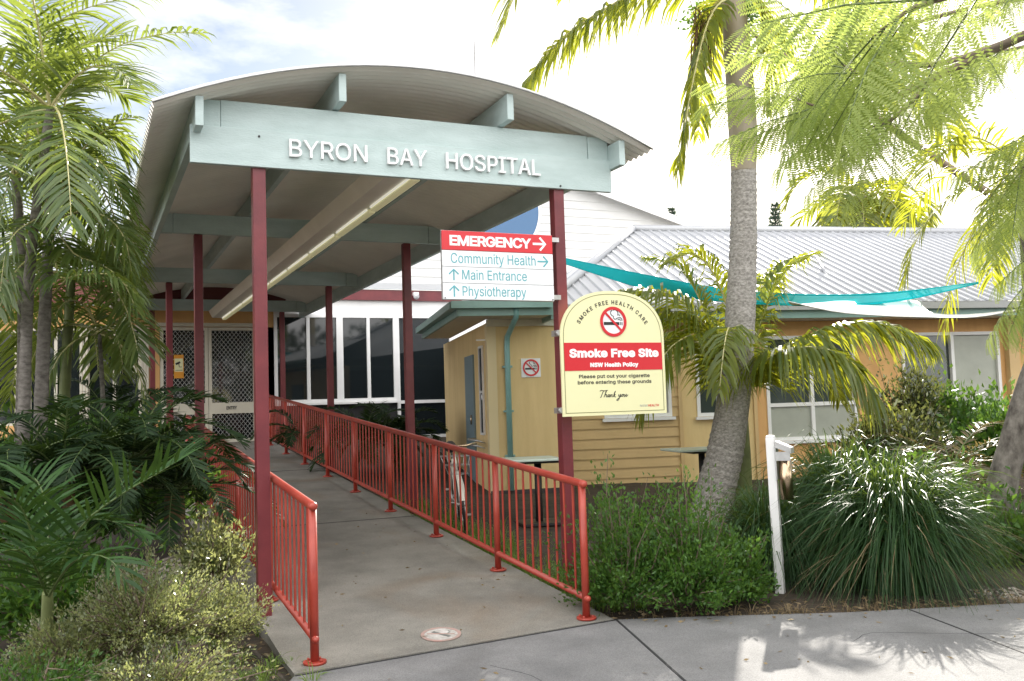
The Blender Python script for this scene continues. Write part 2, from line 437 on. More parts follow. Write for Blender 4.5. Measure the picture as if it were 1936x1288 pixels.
# ------------------------------------------------------------------ terrain
SLOPE = 0.0729; Y0 = 6.3


def ramp_z(y): return max(0.0, SLOPE * (min(y, 20.4) - Y0)) + 0.03


def gz(x, y):
    return max(-0.02, min(0.95, SLOPE * (y - Y0) - 0.12)) if y > Y0 else -0.02


xs = [-600, -200, -60, -25] + [round(-12 + i * 0.6, 2) for i in range(51)] + [25, 60, 200, 600]
ys = [-600, -200, -60, -20, -8] + [round(-2 + i * 0.5, 2) for i in range(54)] + [30, 60, 200, 900]
mb = MB(); vs = [(x, y, gz(x, y) + (0.02 * math.sin(x * 2.3 + y * 1.7) if 6.6 < y < 24 else 0)) for y in ys for x in xs]
nx = len(xs); mb.add(vs, [(j * nx + i, j * nx + i + 1, (j + 1) * nx + i + 1, (j + 1) * nx + i) for j in range(len(ys) - 1) for i in range(nx - 1)], 0, True)
tag(obj('ground', mb, M_soil), kind='structure')

PAV = [(1.16, 5.99), (3.35, 6.232), (3.60, 6.262), (4.1, 6.05), (5.14, 5.56), (6.4, 5.12), (9.0, 4.1), (14, 2.4), (30, -3), (30, -14), (-14, -14), (-14, -1.5), (-1.2, 3.7), (0.55, 4.75)]
mb = MB(); mb.prism(PAV, -0.12, 0.012, lambda u, d, v: (u, v, d)); tag(obj('pavement', mb, M_pave), kind='structure')
mb = MB()
for p, q_, w in (((3.594, 6.255), (2.2, 1.5), 0.016), ((1.17, 5.992), (3.594, 6.25), 0.018), ((5.6, 5.38), (4.3, 1.0), 0.012), ((-1.0, 3.2), (9, 2.0), 0.012)):
    mb.stroke([p, q_], w, 0.012, 0.0155, lambda u, d, v: (u, v, d))
tag(obj('pavement_joints', mb, M_dark), kind='structure')

mb = MB()
for x0, y0, a0, n in ((2.3, 5.6, -1.2, 14), (4.6, 4.9, .3, 12), (6.2, 4.4, -2.0, 12), (3.0, 4.4, 2.6, 10)):
    P = [(x0, y0)]; a = a0
    for k in range(n): a += random.gauss(0, .45) * .6; P.append((P[-1][0] + .09 * math.cos(a), P[-1][1] + .09 * math.sin(a)))
    mb.stroke(P, [.0045 * (1 - .6 * i / n) for i in range(n + 1)], .0121, .0128, lambda u, d, v: (u, v, d))
tag(obj('pavement_cracks', mb, M_dark), kind='structure')

# ramp: sloping slab with a flat landing at the doors
mb = MB()
prof = [(6.03, 6.27, 0.0165), (6.31, 6.31, 0.018)] + [(y, y, ramp_z(y) - 0.012) for y in (8, 10, 12, 14, 16, 18, 20.4)] + [(21.28, 21.28, ramp_z(20.4) - 0.012)]
XR0, XR1 = 1.17, 3.58
vs = []
for ya, yb, z in prof: vs += [(XR0, ya, z), (XR1, yb, z), (XR1, yb, z - 0.3), (XR0, ya, z - 0.3)]
fs = []
for i in range(len(prof) - 1):
    o = i * 4; fs += [(o, o + 1, o + 5, o + 4), (o + 1, o + 2, o + 6, o + 5), (o + 3, o, o + 4, o + 7)]
fs += [(0, 3, 2, 1)]
mb.add(vs, fs); tag(obj('path', mb, M_ramp), kind='structure')
mb = MB()
for y in (10.9, 15.6):
    z = ramp_z(y) - 0.0085; mb.hexa([(XR0, y, z - .004), (XR1, y, z - .004), (XR1, y + .012, z - .004), (XR0, y + .012, z - .004), (XR0, y, z), (XR1, y, z), (XR1, y + .012, z + .001), (XR0, y + .012, z + .001)])
tag(obj('path_joints', mb, M_dark), kind='structure')

# ------------------------------------------------------------------ entrance canopy
CX = 2.547
can = thing('entrance_canopy', (CX, 7.4, 0), 'arched corrugated metal walkway canopy on maroon posts with pale teal beams', 'canopy')


def arc_z(x): return 4.36 - 0.11 * (x - CX) ** 2


YF, YB = 7.12, 21.25
pitch = 0.094; nw = int((YB - YF) / pitch); ny = nw * 6 + 1
yy = np.linspace(YF, YF + nw * pitch, ny); wave = 0.029 * np.sin((yy - YF) / pitch * 2 * PI)
na = 25; xx = np.linspace(CX - 2.107, CX + 2.107, na)
vs = []
for i in range(ny):
    for x in xx:
        nrm = np.array([0.22 * (x - CX), 0, 1.0]); nrm /= np.linalg.norm(nrm); vs.append((x + nrm[0] * wave[i], yy[i], arc_z(x) + 0.012 + nrm[2] * wave[i]))
mb = MB(); mb.add(vs, [(i * na + j, i * na + j + 1, (i + 1) * na + j + 1, (i + 1) * na + j) for i in range(ny - 1) for j in range(na - 1)], 0, True)
obj('roof', mb, M_roofund, can)
mb = MB(); mb.tube([(x, YF - 0.006, arc_z(x) + 0.012) for x in xx], 0.009, 6); obj('roof_edge', mb, M_galv, can)

# posts
POST_Y = (7.47, 11.85, 16.23, 20.56)
mb = MB(); mb.box(-0.05, 0.05, -0.05, 0.05, -0.25, 3.80)
p0 = None
for i, y in enumerate(POST_Y):
    for x in (1.232, 3.847):
        if p0 is None:
            p0 = obj('post', mb, M_maroon, can); bevel(p0, 0.006); base = p0
            p0.data.transform(Matrix.Translation(Vector(root_off(can)))); p0.location = (x - CX, y - 7.4, 0)
        else: dup(base, can, (x - CX, y - 7.4, 0))
# beams with short end blocks
mb = MB(); mb.box(0.945, 4.150, -0.035, 0.035, 3.81, 4.045)
b0 = obj('beam', mb, M_teal, can); bevel(b0, 0.006); b0.data.transform(Matrix.Translation(Vector(root_off(can)))); 
ends = []
for a, b in ((0.80, 0.942), (4.153, 4.355)):
    mbe = MB(); mbe.box(a, b, -0.045, 0.045, 3.807, 4.035); e0 = obj('beam_end_block', mbe, M_teal, b0); bevel(e0, 0.005); ends.append(e0)
b0.location = (-CX, 0.05, 0)
for e0 in ends: e0.data.transform(Matrix.Translation(Vector((CX, 7.4, 0))))
for y in POST_Y[1:]:
    b = dup(b0, can, (-CX, y - 7.4 - 0.0, 0)); [dup(e0, b, (0, 0, 0)) for e0 in ends]
# purlins that follow the walkway
for x in (0.768, 1.85, 3.30, 4.385):
    t = arc_z(x) - 0.022; h = 0.225
    mb = MB(); mb.hexa([(x - .03, 7.20, t - h), (x + .03, 7.20, t - h), (x + .03, YB, t - h), (x - .03, YB, t - h), (x - .03, 7.20, t - .0), (x + .03, 7.20, t), (x + .03, YB, t), (x - .03, YB, t)])
    bevel(obj('purlin', mb, M_teal, can), 0.005)
# name board
mb = MB(); mb.box(0.718, 4.372, 7.385, 7.43, 3.533, 3.826)
nb = obj('name_board', mb, M_teal, can); bevel(nb, 0.005)
for body, u0, u1 in (('BYRON', 1.456, 2.082), ('BAY', 2.252, 2.591), ('HOSPITAL', 2.764, 3.640)):
    lettering(nb, body, u0, u1, 3.629, 0.137, 7.352, 7.382, ID, M_letters, offset=0.0)
for x, z in ((1.228, 3.773), (3.846, 3.556)):
    mb = MB(); mb.tube([(x, 7.388, z), (x, 7.378, z)], 0.009, 10); obj('bolt', mb, M_black, nb)

# lighting trough hung under the beams
M_lamp = mat('lamp_diffuser', (0.80, 0.78, 0.5), 0.3)
M_lamp.node_tree.nodes['Principled BSDF'].inputs['Emission Color'].default_value = (1.0, 0.93, 0.50, 1); M_lamp.node_tree.nodes['Principled BSDF'].inputs['Emission Strength'].default_value = 0.08
M_tube = mat('lamp_tube', (0.85, 0.85, 0.8), 0.3)
M_tube.node_tree.nodes['Principled BSDF'].inputs['Emission Color'].default_value = (1.0, 0.98, 0.85, 1); M_tube.node_tree.nodes['Principled BSDF'].inputs['Emission Strength'].default_value = 0.22


def light_trough():
    r = thing('strip_light', (2.52, 7.6, 3.6), 'long batten strip light under the middle of the canopy', 'light')
    y0, y1 = 7.75, 20.5
    mb = MB(); mb.hexa([(2.40, y0, 3.66), (2.60, y0, 3.66), (2.60, y1, 3.66), (2.40, y1, 3.66), (2.33, y0, 3.80), (2.62, y0, 3.80), (2.62, y1, 3.80), (2.33, y1, 3.80)])
    obj('housing', mb, M_roofund, r)
    n = 9; L = (y1 - y0) / n
    for i in range(n):
        mb = MB(); a = y0 + i * L + 0.03; b = y0 + (i + 1) * L - 0.03
        mb.box(2.60, 2.675, a, b, 3.612, 3.655); bevel(obj('diffuser', mb, M_lamp, r), 0.012)
        mb = MB(); mb.box(2.604, 2.69, a + .1, b - .1, 3.657, 3.70); obj('batten', mb, M_white, r)
        mb = MB(); mb.tube([(2.594, a + .04, 3.648), (2.594, b - .04, 3.648)], .010, 8); obj('lamp_tube', mb, M_tube, r)
    return r


light_trough()


# ------------------------------------------------------------------ handrails
def handrail(x, y0, npan, pan, label, nb=10):
    r = thing('handrail', (x, y0, ramp_z(y0)), label, 'handrail', 'handrails along the ramp')
    y1 = y0 + npan * pan; H = 1.0

    def P(y, z): return (x, y, ramp_z(y) - 0.012 + z)
    mb = MB(); mb.tube([P(y0 - .03, H), P(y0, H), P(y1, H)], 0.030, 12); mb.ball(P(y0 - .03, H), 0.030); obj('top_rail', mb, M_rail, r)
    mb = MB(); mb.tube([P(y0 - .035, .155), P(y1, .155)], 0.024, 10); mb.ball(P(y0 - .035, .155), 0.024); obj('bottom_rail', mb, M_rail, r)
    z0 = ramp_z(y0)
    mb = MB(); mb.tube([(x, y0, z0 - .02), (x, y0, z0 + H - .012)], 0.029, 12); post = obj('post', mb, M_rail, r)
    mb = MB(); mb.tube([(x, y0, z0 - .012), (x, y0, z0 + .004)], 0.075, 14)
    for k in range(4): mb.tube([(x + .052 * math.cos(k * PI / 2 + .7), y0 + .052 * math.sin(k * PI / 2 + .7), z0), (x + .052 * math.cos(k * PI / 2 + .7), y0 + .052 * math.sin(k * PI / 2 + .7), z0 + .018)], 0.009, 6)
    fl = obj('base_flange', mb, M_rail, post)
    mb = MB(); mb.tube([(x, y0, z0 + .15), (x, y0, z0 + H - .02)], 0.0095, 6, caps=False); bal = None
    for i in range(npan + 1):
        y = y0 + i * pan
        if i:
            c = dup(post, r, (0, i * pan, ramp_z(y) - z0)); dup(fl, c, (0, 0, 0))
        if i == npan: break
        for k in range(nb):
            yb = y + pan * (k + 1) / (nb + 1); lo = (0, yb - y0, ramp_z(yb) - z0)
            if bal is None:
                bal = obj('baluster', mb, M_rail, r); bal.location = lo
            else: dup(bal, r, lo)
    return r


handrail(3.40, 6.36, 8, 1.655, 'long red tubular handrail on the right side of the ramp', 10)
handrail(1.335, 6.20, 5, 1.655, 'shorter red tubular handrail beside the left flower bed, ending in a low round post', 10)


# ------------------------------------------------------------------ signs
def circle(cx, cz, r, n=40): return [(cx + r * math.cos(2 * PI * i / n), cz + r * math.sin(2 * PI * i / n)) for i in range(n)]


def ring(mb, cx, cz, r0, r1, d0, d1, T, n=44):
    for i in range(n):
        a, b = 2 * PI * i / n, 2 * PI * (i + 1) / n
        mb.prism([(cx + r1 * math.cos(a), cz + r1 * math.sin(a)), (cx + r1 * math.cos(b), cz + r1 * math.sin(b)), (cx + r0 * math.cos(b), cz + r0 * math.sin(b)), (cx + r0 * math.cos(a), cz + r0 * math.sin(a))], d0, d1, T)


def no_smoking(parent, T, cx, cz, r, d, disc=True):
    """d = depth of the face, smaller = nearer the viewer"""
    if disc:
        mb = MB(); mb.prism(circle(cx, cz, r * 0.97), d - .002, d, T); obj('disc', mb, M_signwhite, parent)
    mb = MB(); mb.prism([(cx - .72 * r, cz - .22 * r), (cx + .46 * r, cz - .22 * r), (cx + .46 * r, cz - .02 * r), (cx - .72 * r, cz - .02 * r)], d - .004, d - .002, T)
    for k in (.53, .64): mb.prism([(cx + k * r, cz - .22 * r), (cx + (k + .05) * r, cz - .22 * r), (cx + (k + .05) * r, cz - .02 * r), (cx + k * r, cz - .02 * r)], d - .004, d - .002, T)
    obj('cigarette', mb, M_ink, parent)
    mb = MB()
    def cv(pts): mb.stroke([(cx + a * r, cz + b * r) for a, b in pts], .055 * r, d - .004, d - .002, T)
    cv([(.66, .06), (.66, .17), (.58, .26), (.44, .27), (.30, .24), (.22, .17), (.10, .17), (.02, .26), (.04, .36), (-.08, .40), (-.18, .52), (-.17, .66), (-.06, .76)])
    cv([(.02, .76), (.12, .80), (.26, .77), (.36, .66), (.38, .54), (.33, .44), (.45, .47), (.52, .40)])
    cv([(.55, .06), (.54, .13), (.44, .16), (.34, .12)])
    obj('smoke', mb, M_ink, parent)
    mb = MB(); ring(mb, cx, cz, r * .80, r, d - .007, d - .004, T)
    a = .72 * r * .8; w = .15 * r
    k = w / 1.414
    mb.prism([(cx - a * .97 - k * .5, cz + a * .97 - k * .5), (cx - a * .97 + k * .5, cz + a * .97 + k * .5), (cx + a * .97 + k * .5, cz - a * .97 + k * .5), (cx + a * .97 - k * .5, cz - a * .97 - k * .5)], d - .0065, d - .0045, T)
    obj('prohibition_ring', mb, M_signred, parent)


def arrow(mb, T, u, v, s, d0, d1, up=False, w=0.013):
    def m(a, b): return (u + (-b if up else a) * s, v + (a if up else b) * s)
    mb.stroke([m(-.5, 0), m(.42, 0)], w, d0, d1, T)
    mb.stroke([m(.06, .46), m(.5, .0), m(.06, -.46)], w, d0 - .0006, d1, T)


# direction board on the right front post
ds = thing('direction_sign', (3.22, 7.38, 2.52), 'white direction board with a red top strip, fixed to the right front canopy post', 'sign')
TY = ID
cuts = [3.105, 2.938, 2.799, 2.661, 2.522]
mb = MB(); mb.box(2.702, 3.735, 7.375, 7.395, 2.52, 3.107); obj('backing', mb, M_galv, ds)
rows = [('EMERGENCY', 2.772, 3.528, 0.088, M_letters, 0.028), ('Community Health', 2.779, 3.563, 0.084, M_signteal, 0.0), ('Main Entrance', 2.876, 3.474, 0.082, M_signteal, 0.0), ('Physiotherapy', 2.876, 3.463, 0.082, M_signteal, 0.0)]
for i, (tx, u0, u1, cap, m, of) in enumerate(rows):
    z1, z0 = cuts[i] - .002, cuts[i + 1] + .002
    mb = MB(); mb.box(2.704, 3.733, 7.360, 7.374, z0, z1); pn = obj('panel', mb, M_signred if i == 0 else M_signwhite, ds, 'red emergency strip' if i == 0 else None); bevel(pn, .002, 1)
    zb = (z0 + z1) / 2 - cap / 2 + (0.004 if i else 0)
    lettering(pn, tx, u0, u1, zb, cap, 7.3575, 7.361, ID, m, offset=of, spacing=0.94 if i == 0 else 1.0)
    mb = MB()
    if i < 2: arrow(mb, ID, 3.602 if i == 0 else 3.632, (z0 + z1) / 2, .12 if i == 0 else .10, 7.3575, 7.361, False, .02 if i == 0 else .013)
    else: arrow(mb, ID, 2.802, (z0 + z1) / 2, .092, 7.3575, 7.361, True, .012)
    obj('arrow', mb, m, pn)
for x, z in ((2.72, 2.535), (3.718, 2.535)):
    mb = MB(); mb.tube([(x, 7.362, z), (x, 7.355, z)], .006, 8); obj('screw', mb, M_black, ds)
for z in (3.07, 2.56):
    mb = MB(); mb.box(3.735, 3.81, 7.38, 7.412, z - .02, z + .02); obj('bracket', mb, M_galv, ds)

# arched smoke free board
y = 7.27
ss = thing('smoking_policy_sign', (4.26, y, 1.5), 'cream arched board with a red band, on the right front canopy post', 'sign')
U0, U1, ZB, ZS, ZT = 3.733, 4.785, 1.515, 2.20, 2.612
uc = (U0 + U1) / 2


def arch(ins, n=28):
    a = (U1 - U0) / 2 - ins; hz = ZT - ins - ZS
    pts = [(uc - a, ZB + ins), (uc + a, ZB + ins)]
    for i in range(n + 1):
        t = PI * i / n; c, s = math.cos(t), math.sin(t)
        pts.append((uc + a * (abs(c) ** .86) * (1 if c > 0 else -1), ZS + hz * abs(s) ** .92))
    return pts


mb = MB(); mb.prism(arch(0), y, y + .018, ID); bd = obj('board', mb, M_signcream, ss)
mb = MB(); A, B_ = arch(.026), arch(.031)
for i in range(len(A)):
    j = (i + 1) % len(A); mb.prism([A[i], A[j], B_[j], B_[i]], y - .0015, y, ID)
obj('border_line', mb, M_olive, bd)
mb = MB(); mb.box(U0 + .030, U1 - .028, y - .003, y, 1.908, 2.152); rb = obj('red_band', mb, M_signred, bd)
lettering(rb, 'Smoke Free Site', 3.812, 4.720, 2.022, .076, y - .006, y - .003, ID, M_letters, offset=.042, spacing=1.04)
lettering(rb, 'NSW Health Policy', 4.014, 4.502, 1.938, .038, y - .006, y - .003, ID, M_letters, offset=.040, spacing=1.05)
lettering(bd, 'Please put out your cigarette', 3.900, 4.618, 1.842, .031, y - .002, y, ID, M_ink, offset=.018, spacing=1.05)
lettering(bd, 'before entering these grounds', 3.886, 4.634, 1.790, .031, y - .002, y, ID, M_ink, offset=.018, spacing=1.05)
lettering(bd, 'NSW', 4.505, 4.585, 1.578, .020, y - .002, y, ID, M_signgrey, offset=.0)
lettering(bd, 'HEALTH', 4.590, 4.702, 1.578, .020, y - .002, y, ID, M_signred, offset=.01)
# hand written thank you
mb = MB()
def hw(pts, w=.006):
    q = []
    P = [np.array(p, float) for p in pts]
    for i in range(len(P) - 1):
        p0, p1, p2, p3 = P[max(i - 1, 0)], P[i], P[i + 1], P[min(i + 2, len(P) - 1)]
        for t in (0, .25, .5, .75): q.append(.5 * (2 * p1 + (p2 - p0) * t + (2 * p0 - 5 * p1 + 4 * p2 - p3) * t * t + (3 * p1 - p0 - 3 * p2 + p3) * t ** 3))
    q.append(P[-1])
    mb.stroke([(4.10 + (a + b * .28) * .0305, 1.672 + b * .0305) for a, b in q], w, y - .002, y, ID)
hw([(-.4, 1.7), (-.1, 2.0), (1.0, 1.85), (2.1, 2.0)], .006); hw([(.75, 1.9), (.5, 1.0), (.35, .1), (.1, 0)], .0065)
hw([(1.3, .0), (1.55, 1.1), (1.75, 1.9), (1.55, 1.5), (1.45, .5), (1.7, .8), (2.0, .75), (2.0, .1), (2.25, .15)])
hw([(2.9, .75), (2.5, .6), (2.45, .1), (2.8, .2), (3.0, .75), (2.95, .1), (3.2, .1)]); hw([(3.35, .8), (3.35, .05), (3.6, .65), (3.9, .7), (3.9, .1), (4.15, .1)])
hw([(4.4, 0), (4.6, 1.1), (4.75, 1.7), (4.5, 1.2), (4.4, .1), (4.5, .4), (4.95, .75), (4.6, .45), (5.0, .0), (5.2, .05)])
hw([(6.1, .8), (6.1, .25), (6.4, .2), (6.75, .8), (6.6, .0), (6.3, -.9), (5.7, -.9), (6.6, -.1), (7.0, .2)])
hw([(7.4, .75), (7.1, .4), (7.3, .05), (7.6, .4), (7.4, .75), (7.8, .6)]); hw([(8.0, .75), (7.95, .15), (8.25, .1), (8.6, .75), (8.6, .1), (8.9, .15), (9.2, .6)])
obj('lettering', mb, M_ink, bd)
# arched heading
mb = MB(); s = 'SMOKE FREE HEALTH CARE'
wd = []
for ch in s:
    if ch == ' ': wd.append(.30)
    else:
        v, f = text_mesh(ch, .02); wd.append(v[:, 0].max() - v[:, 0].min() + .10)
tot = sum(wd); ar, az = .395, 1.02; acx, acz = uc, 2.108; rx, rz = .395, .385; pos = 0
lo, hi = cap_height(.02)
for ch, w in zip(s, wd):
    t = (pos + w / 2) / tot; an = PI / 2 + az * (0.5 - t) * 2; pos += w
    if ch == ' ': continue
    v, f = text_mesh(ch, .02); k = .037 / (hi - lo); x0 = (v[:, 0].max() + v[:, 0].min()) / 2
    ox, oz = acx + rx * math.cos(an), acz + rz * math.sin(an); ro = an - PI / 2
    mb.add([(ox + math.cos(ro) * (q[0] - x0) * k * .93 - math.sin(ro) * (q[1] - lo) * k, y - .002 - (q[2] - .5) * .004 if q[2] > 0 else y, oz + math.sin(ro) * (q[0] - x0) * k * .93 + math.cos(ro) * (q[1] - lo) * k) for q in v], f)
obj('lettering', mb, M_ink, bd)
no_smoking(bd, ID, 4.263, 2.338, .134, y)
for z in (2.24, 1.57):
    mb = MB(); mb.box(3.72, 3.84, y + .018, 7.415, z - .025, z + .025); mb.tube([(3.727, y + .012, z), (3.727, y + .06, z)], .022, 8); obj('bracket', mb, M_galv, ss)

# worn no smoking roundel painted on the ramp
zr = lambda yv: max(.0205, ramp_z(yv) - .0085)
rd = thing('ground_marking', (2.281, 6.45, .025), 'worn round no smoking symbol painted on the ramp', 'marking')
def TG(u, d, v):
    yv = 6.445 + v
    return (2.281 + u * .94 + v * .10, yv, zr(yv) + .001 + (.002 - d))
M_worn = mat('worn_white_marking', (0.28, 0.26, 0.23), 0.8, scale=16, col2=(0.58, 0.56, 0.54))
M_wornr = mat('worn_red_marking', (0.30, 0.25, 0.22), 0.8, scale=14, col2=(0.42, 0.25, 0.22))
M_wornk = mat('worn_black_marking', (0.06, 0.07, 0.065), 0.8, scale=14, col2=(0.24, 0.24, 0.22))
mb = MB(); mb.prism(circle(0, 0, .135), .001, .004, TG); obj('disc', mb, M_worn, rd)
mb = MB(); ring(mb, 0, 0, .128, .155, -.001, .004, TG); mb.stroke([(-.1, .045), (.1, -.03)], .018, -.001, .001, TG); obj('prohibition_ring', mb, M_wornr, rd)
mb = MB(); mb.stroke([(-.045, .075), (.05, -.075)], .03, -.0005, .001, TG); mb.stroke([(.05, .0), (.08, .02), (.07, .05), (.1, .06)], .008, -.0005, .001, TG); obj('cigarette', mb, M_wornk, rd)

# ------------------------------------------------------------------ main building
mbd = thing('hospital_main_building', (3.5, 21.4, 1.0), 'white weatherboard main building with gable, entry doors and tall glazing', 'building')
FL = 1.02
W0, W1 = -8.0, 3.80
wins = [(-7.2, -4.0, 1.55, 3.45), (-3.3, -1.25, 1.55, 3.45), (-1.05, -.07, 1.30, 3.50), (0.02, 1.05, 1.06, 3.50), (1.42, 3.42, 1.02, 3.54)]
mb = MB(); wall_open(mb, ID, W0, W1, 0.6, 3.98, 21.3, 21.5, wins); obj('wall', mb, M_orange, mbd)
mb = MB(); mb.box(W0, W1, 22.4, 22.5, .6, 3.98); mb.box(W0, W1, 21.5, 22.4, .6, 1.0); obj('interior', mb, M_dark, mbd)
mb = MB(); mb.box(-8.6, 4.0, 20.9, 21.29, 4.02, 4.52); mb.box(-8.6, 4.0, 20.86, 20.9, 3.985, 4.05); obj('fascia', mb, mat('dark_maroon_fascia', (0.16, 0.035, 0.035), 0.5, 0.1, 3), mbd)
mb = MB(); mb.box(-8.6, 4.0, 20.9, 21.3, 3.986, 4.016); obj('soffit', mb, M_cream, mbd)
mb = MB(); mb.hexa([(-9, 20.8, 4.54), (3.7, 20.8, 4.54), (3.7, 27, 6.6), (-9, 27, 6.6), (-9, 20.8, 4.58), (3.7, 20.8, 4.58), (3.7, 27, 6.64), (-9, 27, 6.64)]); obj('roof', mb, M_wingroof, mbd)
for a, b, c, d in wins[:4]:
    mb = MB(); frame(mb, ID, a, b, c, d, 21.31, 21.40, .05, mull=((a + b) / 2,), trans=(), mw=.06); wf = obj('window', mb, M_cream, mbd)
    mb = MB(); mb.box(a + .04, b - .04, 21.355, 21.365, c + .04, d - .04); obj('pane', mb, M_glass, wf)
for a, b in ((-.115, .035), (1.035, 1.20), (-1.2, -1.07)):
    mb = MB()
    n = 3 if b - a > .12 else 2
    for k in range(n):
        w = (b - a) / n; mb.box(a + k * w + .004, a + (k + 1) * w - .004, 21.215, 21.296, FL, 3.515)
    obj('column', mb, M_cream, mbd)
mb = MB(); mb.box(-.115, 1.20, 21.23, 21.297, 3.50, 3.56); mb.box(1.36, 3.48, 21.24, 21.297, 3.545, 3.62); obj('lintel', mb, M_cream, mbd)
# security doors with diamond mesh
for k, (a, b) in enumerate(((1.43, 2.40), (2.41, 3.41))):
    mb = MB(); frame(mb, ID, a, b, 1.04, 3.53, 21.30, 21.36, .065); mb.box(a + .065, b - .065, 21.297, 21.35, 1.66, 1.90); dr = obj('door', mb, M_cream, mbd)
    mb = MB(); mb.box(a + .05, b - .05, 21.385, 21.395, 1.09, 3.49); obj('pane', mb, M_glass, dr)
    mb = MB(); w = b - a - .12; st = .088; u0 = a + .06
    for z0, z1 in ((1.10, 1.67), (1.89, 3.47)):
        H = z1 - z0; sl_ = 1.25
        nn = int((w + H / sl_) / st) + 2
        for sgn in (1, -1):
            for i in range(-1, nn):
                # line u = u0 + i*st - t/sl , z = z0 + t
                c = i * st; pts = []
                t0 = max(0, (c - w) * sl_); t1 = min(H, c * sl_)
                if t1 - t0 < .02: continue
                ua, ub = c - t0 / sl_, c - t1 / sl_
                if sgn < 0: ua, ub = w - ua, w - ub
                mb.stroke([(u0 + ua, z0 + t0), (u0 + ub, z0 + t1)], .0085, 21.335 + .003 * sgn, 21.340 + .003 * sgn, ID)
    obj('security_mesh', mb, M_galv, dr)
    if k == 1: lettering(dr, 'ENTRY', 2.77, 2.99, 1.745, .075, 21.292, 21.298, ID, M_ink, offset=.02)
mb = MB(); mb.box(3.42, 3.80, 21.30, 21.36, .9, 3.54); obj('door_side_panel', mb, M_dark, mbd)
# glazed wall
G0, G1, GB, GT = 3.80, 8.14, .95, 3.84
mb = MB(); mb.box(G0, G1, 21.33, 21.5, .5, .95); mb.box(G0, G1 + .3, 21.33, 21.5, 3.84, 4.18); mb.box(G1, 12.0, 21.33, 21.5, .5, 4.18); obj('glazing_surround', mb, M_white, mbd)
mb = MB(); mb.box(G0 - .1, 12.2, 21.24, 21.328, 4.175, 4.425); obj('gutter_band', mb, M_maroon, mbd)
mb = MB(); mb.hexa([(G0 - .1, 21.2, 4.43), (12.2, 21.2, 4.43), (12.2, 22.0, 4.66), (G0 - .1, 22.0, 4.66), (G0 - .1, 21.2, 4.45), (12.2, 21.2, 4.45), (12.2, 22.0, 4.69), (G0 - .1, 22.0, 4.69)]); obj('roof_skirt', mb, M_wingroof, mbd)
mull = [3.87, 4.604, 5.279, 5.959, 6.618]
for i, (a, b) in enumerate(((3.80, 5.28), (5.28, 6.62), (6.62, 8.14))):
    mb = MB(); frame(mb, ID, a, b, .95 if i == 2 else 1.84, 3.84, 21.27, 21.36, .075 if i < 2 else .07, mull=((a + b) / 2 + (.02 if i == 0 else 0),) if i < 2 else (), trans=(1.80,) if i == 2 else (), mw=.075)
    if i == 2: mb.box(7.94, 8.07, 21.268, 21.358, 1.02, 3.77)
    wf = obj('window', mb, M_white, mbd)
    mb = MB(); mb.box(a + .05, b - .05, 21.32, 21.33, (.97 if i == 2 else 1.86), 3.81); obj('pane', mb, M_glass, wf)
    if i < 2:
        mb = MB(); mb.box(a + .005, b - .005, 21.20, 21.33, 1.79, 1.838); obj('sill', mb, M_white, wf)
        mb = MB(); mb.box(a, b, 21.325, 21.35, .95, 1.79); obj('lower_panel', mb, M_dark, mbd)
# white gable
GX, GZ, GS = 9.6, 8.12, math.tan(math.radians(15.4))
def gclip(z):
    w = (GZ - z) / GS
    return (GX - min(w, 5.9), GX + min(w, 5.9)) if w > 0 else None
mb = MB(); boards(mb, ID, 0, 0, 4.66, 8.1, 22.05, .215, gclip); obj('gable_wall', mb, M_board, mbd)
mb = MB()
for sgn in (-1, 1):
    xe = GX + sgn * 6.3; ze = GZ - 6.3 * GS
    mb.hexa([(GX, 21.75, GZ), (xe, 21.75, ze), (xe, 36, ze), (GX, 36, GZ), (GX, 21.75, GZ + .05), (xe, 21.75, ze + .05), (xe, 36, ze + .05), (GX, 36, GZ + .05)])
obj('roof', mb, M_wingroof, mbd)
mb = MB()
for sgn in (-1, 1):
    xe = GX + sgn * 6.3; ze = GZ - 6.3 * GS
    mb.hexa([(GX, 21.73, GZ - .14), (xe, 21.73, ze - .14), (xe, 21.76, ze - .14), (GX, 21.76, GZ - .14), (GX, 21.73, GZ + .06), (xe, 21.73, ze + .06), (xe, 21.76, ze + .06), (GX, 21.76, GZ + .06)])
obj('barge_board', mb, M_white, mbd)
mb = MB(); ring(mb, 9.61, 6.67, 1.17, 1.24, 21.97, 22.03, ID, 64); rw = obj('round_window', mb, M_white, mbd)
mb = MB(); mb.prism(circle(9.61, 6.67, 1.18, 64), 21.99, 22.02, ID); obj('pane', mb, M_blue, rw)

# warning notice and paper notice at the entry
t = thing('camera_warning_notice', (1.81, 21.27, 2.45), 'orange and white camera surveillance notice on the entry door', 'notice')
mb = MB(); mb.box(1.70, 1.90, 21.283, 21.29, 2.44, 2.94); obj('sheet', mb, M_signorange, t)
mb = MB(); mb.box(1.715, 1.885, 21.279, 21.283, 2.58, 2.86); pl = obj('white_panel', mb, M_signcream, t)
mb = MB(); mb.prism([(1.73, 2.76), (1.82, 2.80), (1.835, 2.765), (1.745, 2.72)], 21.276, 21.279, ID); mb.stroke([(1.80, 2.75), (1.81, 2.68), (1.86, 2.68)], .014, 21.276, 21.279, ID); mb.stroke([(1.73, 2.61), (1.87, 2.61)], .01, 21.276, 21.279, ID); obj('camera_symbol', mb, M_ink, pl)
mb = MB(); mb.box(.835, 1.005, 21.285, 21.292, 2.57, 2.735); tag(obj('paper_notice', mb, M_cream), 'small pale paper notice on the window left of the entry door', 'notice')
